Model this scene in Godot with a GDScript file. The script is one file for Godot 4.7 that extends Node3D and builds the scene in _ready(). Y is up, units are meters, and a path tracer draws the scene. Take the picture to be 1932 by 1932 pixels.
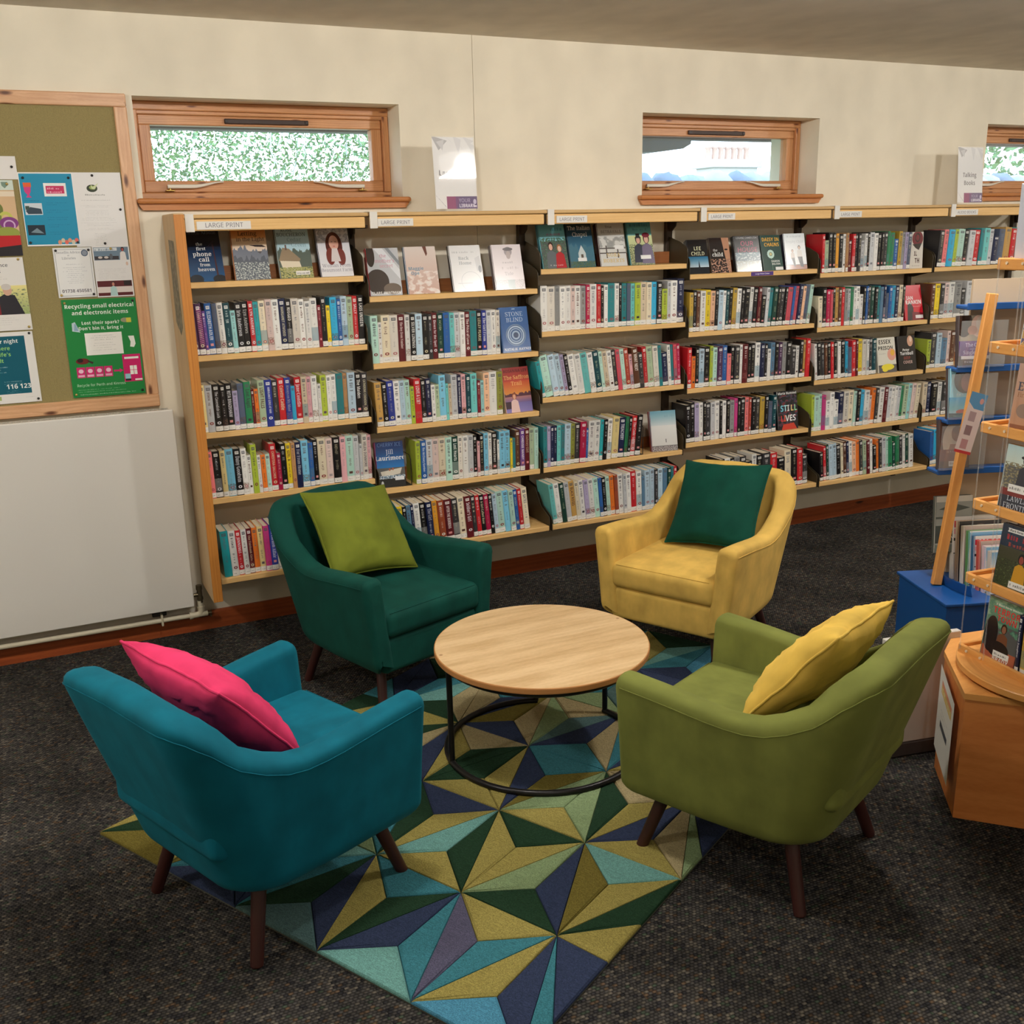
extends Node3D
# A library reading corner: four velvet armchairs round a table on a patterned rug, wall shelving of large print books.

const WALL_H := 2.749
const BAY_L := [0.100, 0.912, 1.814, 2.719, 3.629, 4.536]
const BAY_R := [0.897, 1.803, 2.706, 3.616, 4.524, 5.430]
const SHELF_Y := [[1.629, 1.314, 0.968, 0.663, 0.308], [1.532, 1.219, 0.911, 0.603, 0.314], [1.625, 1.314, 0.975, 0.604, 0.314], [1.566, 1.256, 0.945, 0.637, 0.319], [1.539, 1.227, 0.917, 0.608, 0.317], [1.541, 1.226, 0.919, 0.608, 0.315]]
const ORD := ["first", "second", "third", "fourth", "fifth", "sixth", "seventh", "eighth", "ninth", "tenth", "eleventh", "twelfth", "thirteenth", "fourteenth", "fifteenth", "sixteenth", "seventeenth", "eighteenth", "nineteenth", "twentieth", "twenty-first", "twenty-second", "twenty-third", "twenty-fourth", "twenty-fifth", "twenty-sixth", "twenty-seventh", "twenty-eighth", "twenty-ninth", "thirtieth", "thirty-first", "thirty-second"]
const SHELF_T := 0.026

var used := {}
var rng := RandomNumberGenerator.new()
var mats := {}

# ------------------------------------------------------------------ mesh building
class M:
	var v := PackedVector3Array()
	var n := PackedVector3Array()
	var t := PackedVector2Array()
	var x := Transform3D.IDENTITY
	func tri(a: Vector3, b: Vector3, c: Vector3, ta := Vector2.ZERO, tb := Vector2.ZERO, tc := Vector2.ZERO) -> void:
		a = x * a; b = x * b; c = x * c
		var k := (b - a).cross(c - a).normalized()
		for q in [[a, ta], [c, tc], [b, tb]]:
			v.append(q[0]); n.append(k); t.append(q[1])
	func stri(a: Vector3, b: Vector3, c: Vector3, na: Vector3, nb: Vector3, nc: Vector3, ta := Vector2.ZERO, tb := Vector2.ZERO, tc := Vector2.ZERO) -> void:
		for q in [[a, na, ta], [c, nc, tc], [b, nb, tb]]:
			v.append(x * q[0]); n.append((x.basis * q[1]).normalized()); t.append(q[2])
	func quad(a: Vector3, b: Vector3, c: Vector3, d: Vector3, r := Rect2(0, 0, -1, -1)) -> void:
		# a b c d run counter-clockwise seen from outside; r maps a to lower left of the print, c to upper right
		var ta: Vector2; var tb: Vector2; var tc: Vector2; var td: Vector2
		if r.size.x < 0.0:
			var w := (b - a).length(); var h := (d - a).length()
			if w >= h:
				ta = Vector2(0, h); tb = Vector2(w, h); tc = Vector2(w, 0); td = Vector2(0, 0)
			else:
				ta = Vector2(0, 0); tb = Vector2(0, w); tc = Vector2(h, w); td = Vector2(h, 0)
			var o := Vector2(a.x * 0.71 + a.z * 0.37, a.y * 0.53 + a.z * 0.31)
			ta += o; tb += o; tc += o; td += o
		else:
			ta = Vector2(r.position.x, r.end.y); tb = r.end; tc = Vector2(r.end.x, r.position.y); td = r.position
		tri(a, b, c, ta, tb, tc); tri(a, c, d, ta, tc, td)
	func box(lo: Vector3, hi: Vector3) -> void:
		var p := func(i: int) -> Vector3: return Vector3(hi.x if i & 1 else lo.x, hi.y if i & 2 else lo.y, hi.z if i & 4 else lo.z)
		for f in [[4, 5, 7, 6], [1, 0, 2, 3], [0, 4, 6, 2], [5, 1, 3, 7], [6, 7, 3, 2], [0, 1, 5, 4]]:
			quad(p.call(f[0]), p.call(f[1]), p.call(f[2]), p.call(f[3]))
	func cbox(lo: Vector3, hi: Vector3, e := 0.002) -> void:
		# box with chamfered edges
		var c := (lo + hi) * 0.5; var h := (hi - lo) * 0.5
		e = minf(e, minf(h.x, minf(h.y, h.z)) * 0.9)
		var ax := [Vector3.RIGHT, Vector3.UP, Vector3.BACK]
		for i in 3:
			var j: int = (i + 1) % 3; var k: int = (i + 2) % 3
			for s in [-1.0, 1.0]:
				var o: Vector3 = c + ax[i] * h[i] * s
				var u: Vector3 = ax[j] * (h[j] - e); var w: Vector3 = ax[k] * (h[k] - e) * s
				quad(o - u - w, o + u - w, o + u + w, o - u + w)
		for i in 3:
			var j: int = (i + 1) % 3; var k: int = (i + 2) % 3
			for sj in [-1.0, 1.0]:
				for sk in [-1.0, 1.0]:
					var a: Vector3 = c + ax[j] * h[j] * sj + ax[k] * (h[k] - e) * sk
					var b: Vector3 = c + ax[j] * (h[j] - e) * sj + ax[k] * h[k] * sk
					var l: Vector3 = ax[i] * (h[i] - e)
					if sj * sk > 0: quad(a - l, b - l, b + l, a + l)
					else: quad(b - l, a - l, a + l, b + l)
		for sx in [-1.0, 1.0]:
			for sy in [-1.0, 1.0]:
				for sz in [-1.0, 1.0]:
					var a := c + Vector3(h.x * sx, (h.y - e) * sy, (h.z - e) * sz)
					var b := c + Vector3((h.x - e) * sx, h.y * sy, (h.z - e) * sz)
					var d := c + Vector3((h.x - e) * sx, (h.y - e) * sy, h.z * sz)
					if sx * sy * sz > 0: tri(a, b, d)
					else: tri(a, d, b)
	func rbox(lo: Vector3, hi: Vector3, r: float, seg := 4, dome := Vector3.ZERO, fine := 3) -> void:
		# box with rounded edges; dome swells each pair of faces
		var c := (lo + hi) * 0.5; var h := (hi - lo) * 0.5
		r = minf(r, minf(h.x, minf(h.y, h.z)) * 0.999)
		var ticks := func(hh: float) -> PackedFloat32Array:
			var o := PackedFloat32Array()
			for i in seg + 1: o.append(-hh + r * (1.0 - cos(0.5 * PI * i / seg)) * 1.0)
			for i in range(1, fine): o.append(lerpf(-hh + r, hh - r, float(i) / fine))
			for i in seg + 1: o.append(hh - r * (1.0 - cos(0.5 * PI * (seg - i) / seg)))
			return o
		for i in 3:
			var j: int = (i + 1) % 3; var k: int = (i + 2) % 3
			var tj: PackedFloat32Array = ticks.call(h[j]); var tk: PackedFloat32Array = ticks.call(h[k])
			for s in [-1.0, 1.0]:
				var rows := []
				for a in tk:
					var row := PackedVector3Array()
					for b in tj:
						var q := Vector3.ZERO
						q[i] = h[i] * s; q[j] = b * s; q[k] = a
						var inner := q.clamp(-(h - Vector3.ONE * r), h - Vector3.ONE * r)
						var d := q - inner
						var p := inner + d.normalized() * r
						var f := Vector3(p.x / h.x, p.y / h.y, p.z / h.z)
						p.x += dome.x * f.x * (1.0 - f.y * f.y) * (1.0 - f.z * f.z)
						p.y += dome.y * f.y * (1.0 - f.x * f.x) * (1.0 - f.z * f.z)
						p.z += dome.z * f.z * (1.0 - f.x * f.x) * (1.0 - f.y * f.y)
						row.append(c + p)
					rows.append(row)
				grid(rows)
	func grid(rows: Array, loop := false, uv_scale := Vector2(1, 1)) -> void:
		# a smooth sheet; columns run to the right, rows upwards, seen from outside
		var nr := rows.size(); var nc: int = rows[0].size()
		var nn := []
		for i in nr:
			var a := PackedVector3Array(); a.resize(nc); nn.append(a)
		var last := nc if loop else nc - 1
		for i in nr - 1:
			for j in last:
				var j2 := (j + 1) % nc
				var p: Vector3 = rows[i][j]; var q: Vector3 = rows[i][j2]; var r: Vector3 = rows[i + 1][j2]; var s: Vector3 = rows[i + 1][j]
				var k := (r - p).cross(s - q)
				nn[i][j] += k; nn[i][j2] += k; nn[i + 1][j] += k; nn[i + 1][j2] += k
		for i in nr - 1:
			for j in last:
				var j2 := (j + 1) % nc
				var u0 := Vector2(float(j) / last, 1.0 - float(i) / (nr - 1)) * uv_scale
				var u1 := Vector2(float(j + 1) / last, 1.0 - float(i + 1) / (nr - 1)) * uv_scale
				var a: Vector3 = rows[i][j]; var b: Vector3 = rows[i][j2]; var c: Vector3 = rows[i + 1][j2]; var d: Vector3 = rows[i + 1][j]
				var na: Vector3 = nn[i][j]; var nb: Vector3 = nn[i][j2]; var nc2: Vector3 = nn[i + 1][j2]; var nd: Vector3 = nn[i + 1][j]
				if (b - a).cross(c - a).length_squared() > 1e-18: stri(a, b, c, na, nb, nc2, u0, Vector2(u1.x, u0.y), u1)
				if (c - a).cross(d - a).length_squared() > 1e-18: stri(a, c, d, na, nc2, nd, u0, u1, Vector2(u0.x, u1.y))
	func tube(path: PackedVector3Array, r: float, sides := 8, loop := false, r2 := -1.0, caps := true) -> void:
		if r2 < 0: r2 = r
		var rings := []; var m := path.size(); var up := Vector3.UP
		for i in m:
			var d: Vector3 = (path[(i + 1) % m] - path[(i - 1 + m) % m]) if loop else path[mini(i + 1, m - 1)] - path[maxi(i - 1, 0)]
			d = d.normalized()
			if absf(d.dot(up)) > 0.95: up = Vector3.RIGHT if absf(d.x) < 0.9 else Vector3.BACK
			var a := d.cross(up).normalized(); var b := a.cross(d).normalized(); up = b
			var ring := PackedVector3Array(); var rr := lerpf(r, r2, float(i) / maxi(m - 1, 1))
			for k in sides:
				var g := TAU * k / sides
				ring.append(path[i] + (a * cos(g) + b * sin(g)) * rr)
			rings.append(ring)
		if loop: rings.append(rings[0])
		grid(rings, true)
		if caps and not loop:
			for k in sides:
				tri(path[0], rings[0][(k + 1) % sides], rings[0][k])
				tri(path[m - 1], rings[m - 1][k], rings[m - 1][(k + 1) % sides])
	func lathe(profile: PackedVector2Array, at := Vector3.ZERO, seg := 40, sharp := false) -> void:
		# profile of (radius, height), from the bottom up along the outside
		if sharp:
			for i in profile.size() - 1:
				lathe(PackedVector2Array([profile[i], profile[i + 1]]), at, seg)
			return
		var rows := []
		for q in profile:
			var ring := PackedVector3Array()
			for k in seg:
				var g := -TAU * k / seg
				ring.append(at + Vector3(cos(g) * q.x, q.y, sin(g) * q.x))
			rows.append(ring)
		grid(rows, true)
	func prism(poly: PackedVector2Array, z0: float, z1: float) -> void:
		# polygon in x and y (counter-clockwise), drawn out from z0 to z1
		var ids := Geometry2D.triangulate_polygon(poly)
		for i in range(0, ids.size(), 3):
			var a := poly[ids[i]]; var b := poly[ids[i + 1]]; var c := poly[ids[i + 2]]
			if (b - a).cross(c - a) < 0: var q := b; b = c; c = q
			tri(Vector3(a.x, a.y, z1), Vector3(b.x, b.y, z1), Vector3(c.x, c.y, z1), a, b, c)
			tri(Vector3(a.x, a.y, z0), Vector3(c.x, c.y, z0), Vector3(b.x, b.y, z0), a, c, b)
		for i in poly.size():
			var a := poly[i]; var b := poly[(i + 1) % poly.size()]
			quad(Vector3(a.x, a.y, z1), Vector3(a.x, a.y, z0), Vector3(b.x, b.y, z0), Vector3(b.x, b.y, z1))
	func mesh() -> ArrayMesh:
		var arr := []; arr.resize(Mesh.ARRAY_MAX)
		arr[Mesh.ARRAY_VERTEX] = v; arr[Mesh.ARRAY_NORMAL] = n; arr[Mesh.ARRAY_TEX_UV] = t
		var o := ArrayMesh.new(); o.add_surface_from_arrays(Mesh.PRIMITIVE_TRIANGLES, arr); return o

# ------------------------------------------------------------------ things and parts
func numbered(called: String) -> String:
	var k: int = used.get(called, 0); used[called] = k + 1
	return called if k == 0 else "%s_%03d" % [called, k]
func tag(o: Node, label: String, category: String, group := "") -> Node:
	o.set_meta("label", label); o.set_meta("category", category)
	if group: o.set_meta("group", group)
	return o
func thing(called: String, label: String, category: String, at := Vector3.ZERO, turn := 0.0, group := "") -> Node3D:
	var o := Node3D.new(); o.name = numbered(called); add_child(o); o.position = at; o.rotation.y = turn
	tag(o, label, category, group)
	return o
func part(parent: Node3D, called: String, m: M, material: Material, xf := Transform3D.IDENTITY) -> MeshInstance3D:
	var o := MeshInstance3D.new(); o.name = called; o.mesh = m.mesh(); o.material_override = material; o.transform = xf
	parent.add_child(o, true)
	return o
func mpart(parent: Node3D, called: String, me: Mesh, material: Material, xf := Transform3D.IDENTITY) -> MeshInstance3D:
	var o := MeshInstance3D.new(); o.name = called; o.mesh = me; o.material_override = material; o.transform = xf
	parent.add_child(o, true)
	return o
func struct_(called: String, m: M, material: Material) -> MeshInstance3D:
	var o := MeshInstance3D.new(); o.name = numbered(called); o.mesh = m.mesh(); o.material_override = material; add_child(o)
	o.set_meta("kind", "structure")
	return o

# ------------------------------------------------------------------ materials
func rgb(r: float, g: float, b: float) -> Color: return Color(r / 255.0, g / 255.0, b / 255.0)
func mat(c: Color, rough := 0.8, metal := 0.0) -> StandardMaterial3D:
	var m := StandardMaterial3D.new(); m.albedo_color = c; m.roughness = rough; m.metallic = metal
	return m
func noise(freq: float, seed_: int, oct := 3, kind := FastNoiseLite.TYPE_SIMPLEX_SMOOTH) -> FastNoiseLite:
	var f := FastNoiseLite.new(); f.seed = seed_; f.frequency = freq; f.noise_type = kind; f.fractal_octaves = oct
	return f
func tex(img: Image) -> ImageTexture: return ImageTexture.create_from_image(img)
func wood_image(w: int, h: int, light: Color, dark: Color, seed_: int, stretch: float, rings: float, knots: Array, knot_c: Color) -> Image:
	# grain runs along the width; wraps by mirroring
	var img := Image.create(w, h, false, Image.FORMAT_RGB8)
	var n1 := noise(0.02, seed_, 3); var n2 := noise(0.09, seed_ + 1, 2); var n3 := noise(0.5, seed_ + 2, 1)
	for y in h:
		for x in w:
			var mx := float(x if x < w / 2 else w - x)
			var my := float(y)
			var bend := 0.0; var kn := 0.0
			for k in knots:
				var dx: float = (x - k.x) / 2.2; var dy: float = y - k.y
				var d := sqrt(dx * dx + dy * dy)
				bend += 9.0 * exp(-d * d / (k.z * k.z * 6.0)) * signf(dy + 0.01)
				kn = maxf(kn, clampf(1.4 - d / k.z, 0.0, 1.0))
			var g := n1.get_noise_2d(mx / stretch, my + bend) * 0.5 + n2.get_noise_2d(mx / stretch, (my + bend) * 1.2) * 0.35
			g += 0.16 * sin((my + bend + 9.0 * n1.get_noise_2d(mx / stretch, my * 0.4)) * rings)
			g += n3.get_noise_2d(mx / (stretch * 0.6), my * 2.0) * 0.16
			var c := light.lerp(dark, clampf(0.42 + g, 0.0, 1.0)).lerp(knot_c, kn)
			img.set_pixel(x, y, c)
	return img
func wood_mat(called: String, light: Color, dark: Color, seed_: int, size := Vector2(1.0, 0.25), rough := 0.5, stretch := 9.0, rings := 0.5, knots := [], knot_c := Color(0.2, 0.1, 0.05)) -> StandardMaterial3D:
	var m := mat(Color.WHITE, rough)
	m.albedo_texture = tex(wood_image(512, 128, light, dark, seed_, stretch, rings, knots, knot_c))
	m.uv1_scale = Vector3(1.0 / size.x, 1.0 / size.y, 1)
	mats[called] = m
	return m
func grain_image(n: int, lo: float, hi: float, seed_: int, freq: float, oct := 3) -> Image:
	# seamless-looking grey variation that multiplies a colour
	var img := Image.create(n, n, false, Image.FORMAT_RGB8)
	var f := noise(freq, seed_, oct)
	for y in n:
		for x in n:
			var a := TAU * x / n; var b := TAU * y / n
			var q := f.get_noise_3d(cos(a) * n / TAU, sin(a) * n / TAU, cos(b) * n / TAU) + f.get_noise_3d(sin(b) * n / TAU, cos(a) * n / TAU + 77.0, sin(a) * n / TAU + 31.0)
			var k := clampf(lerpf(lo, hi, 0.5 + 0.7 * q), 0.0, 1.0)
			img.set_pixel(x, y, Color(k, k, k))
	return img
func velvet(c: Color, seed_: int) -> StandardMaterial3D:
	var m := mat(c, 0.75)
	m.albedo_texture = tx_nap; m.uv1_triplanar = true; m.uv1_scale = Vector3(2.2, 2.2, 2.2); m.uv1_offset = Vector3(seed_ * 0.37, seed_ * 0.21, seed_ * 0.13)
	m.rim_enabled = true; m.rim = 0.35; m.rim_tint = 0.75
	m.metallic_specular = 0.25
	return m
var tx_nap: ImageTexture
var tx_fleck: ImageTexture

# ------------------------------------------------------------------ print: lettering and pictures painted into images
var fonts := {}
var glyphs := {}
func font_rid(f: String) -> RID:
	if not fonts.has(f):
		var s := SystemFont.new()
		s.font_names = PackedStringArray(["Droid Serif" if f.begins_with("serif") else "Droid Sans"])
		s.font_weight = 700 if f.ends_with("bold") else 400
		fonts[f] = [s, s.get_rids()[0]]
	return fonts[f][1]
func glyph(f: String, size: int, ch: int) -> Dictionary:
	var key := "%s %d %d" % [f, size, ch]
	if not glyphs.has(key):
		var ts := TextServerManager.get_primary_interface(); var rid := font_rid(f); var sz := Vector2i(size, 0)
		var gi := ts.font_get_glyph_index(rid, size, ch, 0)
		ts.font_render_glyph(rid, sz, gi)
		var r: Rect2 = ts.font_get_glyph_uv_rect(rid, sz, gi)
		var d := {"adv": ts.font_get_glyph_advance(rid, size, gi).x, "off": ts.font_get_glyph_offset(rid, sz, gi), "img": null}
		var idx := ts.font_get_glyph_texture_idx(rid, sz, gi)
		if idx >= 0 and r.size.x > 0:
			d.img = ts.font_get_texture_image(rid, sz, idx).get_region(Rect2i(r))
		glyphs[key] = d
	return glyphs[key]
func text_width(s: String, f: String, size: int) -> float:
	var w := 0.0
	for i in s.length(): w += glyph(f, size, s.unicode_at(i)).adv
	return w

class P:
	# a painter for one cell of an image
	var img: Image
	var o := Vector2i.ZERO
	var s := Vector2i.ZERO
	var host
	func put(x: int, y: int, c: Color, a := 1.0) -> void:
		if x < 0 or y < 0 or x >= s.x or y >= s.y: return
		if a >= 0.99: img.set_pixel(o.x + x, o.y + y, c)
		else: img.set_pixel(o.x + x, o.y + y, img.get_pixel(o.x + x, o.y + y).lerp(c, a))
	func fill(c: Color) -> void: img.fill_rect(Rect2i(o, s), c)
	func rect(x: float, y: float, w: float, h: float, c: Color) -> void:
		var r := Rect2i(int(x), int(y), maxi(1, int(w)), maxi(1, int(h))).intersection(Rect2i(Vector2i.ZERO, s))
		if r.size.x > 0 and r.size.y > 0: img.fill_rect(Rect2i(r.position + o, r.size), c)
	func wash(y0: float, y1: float, a: Color, b: Color) -> void:
		# printed picture that runs from one ink to another
		for y in range(int(y0), int(y1)): rect(0, y, s.x, 1, a.lerp(b, (y - y0) / maxf(1.0, y1 - y0)))
	func ell(cx: float, cy: float, rx: float, ry: float, c: Color, a := 1.0) -> void:
		for y in range(int(cy - ry), int(cy + ry) + 1):
			for x in range(int(cx - rx), int(cx + rx) + 1):
				var q := Vector2((x - cx) / rx, (y - cy) / ry).length()
				if q <= 1.0: put(x, y, c, a)
	func ring(cx: float, cy: float, r: float, w: float, c: Color) -> void:
		for y in range(int(cy - r - w), int(cy + r + w) + 1):
			for x in range(int(cx - r - w), int(cx + r + w) + 1):
				if absf(Vector2(x - cx, y - cy).length() - r) < w * 0.5: put(x, y, c)
	func poly(pts: Array, c: Color) -> void:
		var p := PackedVector2Array(pts); var r := Rect2(p[0], Vector2.ZERO)
		for q in p: r = r.expand(q)
		for y in range(int(r.position.y), int(r.end.y) + 1):
			for x in range(int(r.position.x), int(r.end.x) + 1):
				if Geometry2D.is_point_in_polygon(Vector2(x + 0.5, y + 0.5), p): put(x, y, c)
	func blobs(y0: float, y1: float, c1: Color, c2: Color, seed_: int, freq := 0.06, cut := 0.0) -> void:
		# mottled picture: leaves, rocks, clouds
		var f := FastNoiseLite.new(); f.seed = seed_; f.frequency = freq; f.fractal_octaves = 4
		for y in range(int(y0), int(y1)):
			for x in s.x:
				var q := f.get_noise_2d(x, y * 1.4)
				if q > cut: put(x, y, c1.lerp(c2, clampf((q - cut) * 2.2, 0.0, 1.0)))
	func skyline(y: float, h: float, c: Color, seed_: int, y1 := -1.0) -> void:
		var f := FastNoiseLite.new(); f.seed = seed_; f.frequency = 0.02; f.fractal_octaves = 3
		for x in s.x:
			var top := y - h * (0.5 + f.get_noise_2d(x, 0))
			rect(x, top, 1, (y1 if y1 > 0 else float(s.y)) - top, c)
	func figure(x: float, y: float, h: float, hair: Color, skin: Color, coat: Color) -> void:
		# a small printed figure: head, hair, shoulders
		poly([Vector2(x - h * 0.26, y + h), Vector2(x - h * 0.2, y + h * 0.42), Vector2(x - h * 0.06, y + h * 0.32), Vector2(x + h * 0.06, y + h * 0.32), Vector2(x + h * 0.2, y + h * 0.42), Vector2(x + h * 0.26, y + h)], coat)
		ell(x, y + h * 0.15, h * 0.125, h * 0.17, hair)
		ell(x, y + h * 0.18, h * 0.085, h * 0.125, skin)
	func text(str_: String, x: float, y: float, size: int, c: Color, f := "sans", anchor := 0, turned := false, gap := 0.0) -> void:
		# y is the baseline; anchor 0 left, 1 centre, 2 right; turned text runs down the page
		var w: float = host.text_width(str_, f, size) + gap * (str_.length() - 1)
		var pen := -w * 0.5 * anchor
		for i in str_.length():
			var g: Dictionary = host.glyph(f, size, str_.unicode_at(i))
			if g.img:
				var gi: Image = g.img; var gw := gi.get_width(); var gh := gi.get_height()
				for yy in gh:
					for xx in gw:
						var a := gi.get_pixel(xx, yy).a
						if a > 0.06:
							var lx: float = pen + g.off.x + xx; var ly: float = g.off.y + yy
							if turned: put(int(x - ly), int(y + lx), c, a)
							else: put(int(x + lx), int(y + ly), c, a)
			pen += g.adv + gap
	func scrawl(x: float, y: float, w: float, h: float, c: Color, seed_: int, turned := false) -> void:
		# writing too small or blurred to read: a broken row of strokes
		var r := RandomNumberGenerator.new(); r.seed = seed_
		var at := 0.0
		while at < w:
			var l := r.randf_range(h * 0.35, h * 1.1)
			var hh := h * r.randf_range(0.55, 1.0)
			if r.randf() > 0.14:
				var a := r.randf_range(0.55, 1.0)
				for i in int(maxf(1.0, l * 0.7)):
					for j in int(maxf(1.0, hh)):
						if r.randf() < 0.72:
							if turned: put(int(x - hh * 0.5 + j), int(y + at + i), c, a)
							else: put(int(x + at + i), int(y - j), c, a)
			at += l
	func para(x: float, y: float, w: float, lines: int, step: float, h: float, c: Color, seed_: int, centred := false) -> void:
		var r := RandomNumberGenerator.new(); r.seed = seed_
		for i in lines:
			var lw := w * r.randf_range(0.45, 1.0)
			scrawl(x + ((w - lw) * 0.5 if centred else 0.0), y + i * step, lw, h, c, seed_ * 31 + i)
func painter(img: Image, x: int, y: int, w: int, h: int) -> P:
	var p := P.new(); p.img = img; p.o = Vector2i(x, y); p.s = Vector2i(w, h); p.host = self
	return p

# ------------------------------------------------------------------ camera, sky, lamps
const LAMP_COLOUR := Color(1.0, 0.985, 0.965)
func set_view() -> void:
	var cam := Camera3D.new(); cam.name = "camera"
	var yaw := 0.44669; var pitch := 0.26987; var roll := -0.02202
	var r0 := Vector3(cos(yaw), 0, sin(yaw)); var f := Vector3(sin(yaw) * cos(pitch), -sin(pitch), -cos(yaw) * cos(pitch)); var u0 := r0.cross(f)
	var r := r0 * cos(roll) + u0 * sin(roll); var u := u0 * cos(roll) - r0 * sin(roll)
	cam.transform = Transform3D(Basis(r, u, -f), Vector3(-0.6018, 1.8455, 4.8612))
	cam.fov = 53.305; cam.near = 0.05; cam.far = 200.0
	add_child(cam); cam.current = true
	var env := Environment.new()
	env.tonemap_mode = Environment.TONE_MAPPER_LINEAR; env.tonemap_exposure = 1.16
	env.background_mode = Environment.BG_SKY
	var sky := Sky.new(); var sm := ProceduralSkyMaterial.new()
	sm.sky_top_color = Color(0.62, 0.78, 0.95); sm.sky_horizon_color = Color(0.86, 0.93, 1.0); sm.sky_curve = 0.2
	sm.ground_bottom_color = Color(0.35, 0.36, 0.34); sm.ground_horizon_color = Color(0.6, 0.62, 0.6)
	sm.energy_multiplier = 9.0
	sky.sky_material = sm; env.sky = sky
	env.sdfgi_enabled = true; env.ssao_enabled = true; env.ssil_enabled = true
	var we := WorldEnvironment.new(); we.name = "world_environment"; we.environment = env; add_child(we)
	# opal drums in one row; the pair near the front wall is added fill
	for q in [[-2.0, 2.3, 1.25, 1.0, "over the radiator end of the room"], [0.2, 2.35, 1.15, 1.1, "between the noticeboard and the table"], [2.4, 2.35, 1.30, 1.1, "above the mustard armchair"], [4.6, 2.4, 1.0, 1.0, "above the open floor by the spinner"], [6.8, 2.3, 1.1, 1.0, "beyond the talking books"],
		[0.0, 5.4, 0.42, 0.9, "added as fill near the front wall, radiator side"], [4.2, 5.4, 0.5, 1.2, "added as fill near the front wall, spinner side"]]:
		lamp(Vector3(q[0], 0, q[1]), q[2], q[3] * 0.7, "round opal ceiling light " + q[4])
func lamp(at: Vector3, energy: float, down: float, label: String) -> void:
	# surface-mounted drum with an opal shade, lit from inside
	var t := thing("ceiling_light", label, "ceiling light", Vector3(at.x, WALL_H, at.z), 0.0, "round opal ceiling lights")
	var f := M.new(); f.lathe(PackedVector2Array([Vector2(0.185, -0.018), Vector2(0.19, -0.016), Vector2(0.19, -0.0005)]), Vector3.ZERO, 40, true)
	part(t, "base_ring", f, mat(rgb(225, 225, 222), 0.4))
	var d := M.new(); d.lathe(PackedVector2Array([Vector2(0.0001, -0.13), Vector2(0.13, -0.13), Vector2(0.17, -0.12), Vector2(0.18, -0.10), Vector2(0.18, -0.018)]), Vector3.ZERO, 40)
	var e := mat(rgb(240, 238, 230), 0.5); e.emission_enabled = true; e.emission = LAMP_COLOUR; e.emission_energy_multiplier = 2.5
	part(t, "shade", d, e)
	var l := OmniLight3D.new(); l.name = "bulb"; l.light_energy = energy; l.light_color = LAMP_COLOUR; l.light_size = 0.05
	l.omni_range = 14.0; l.omni_attenuation = 2.0; l.shadow_enabled = true; l.position = Vector3(0, -0.075, 0)
	t.add_child(l)
	var g := AreaLight3D.new(); g.name = "shade_glow"; g.area_size = Vector2(0.3, 0.3); g.light_energy = down; g.light_color = LAMP_COLOUR
	g.area_range = 14.0; g.shadow_enabled = true; g.rotation.x = -PI / 2; g.position = Vector3(0, -0.135, 0)
	t.add_child(g)

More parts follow.
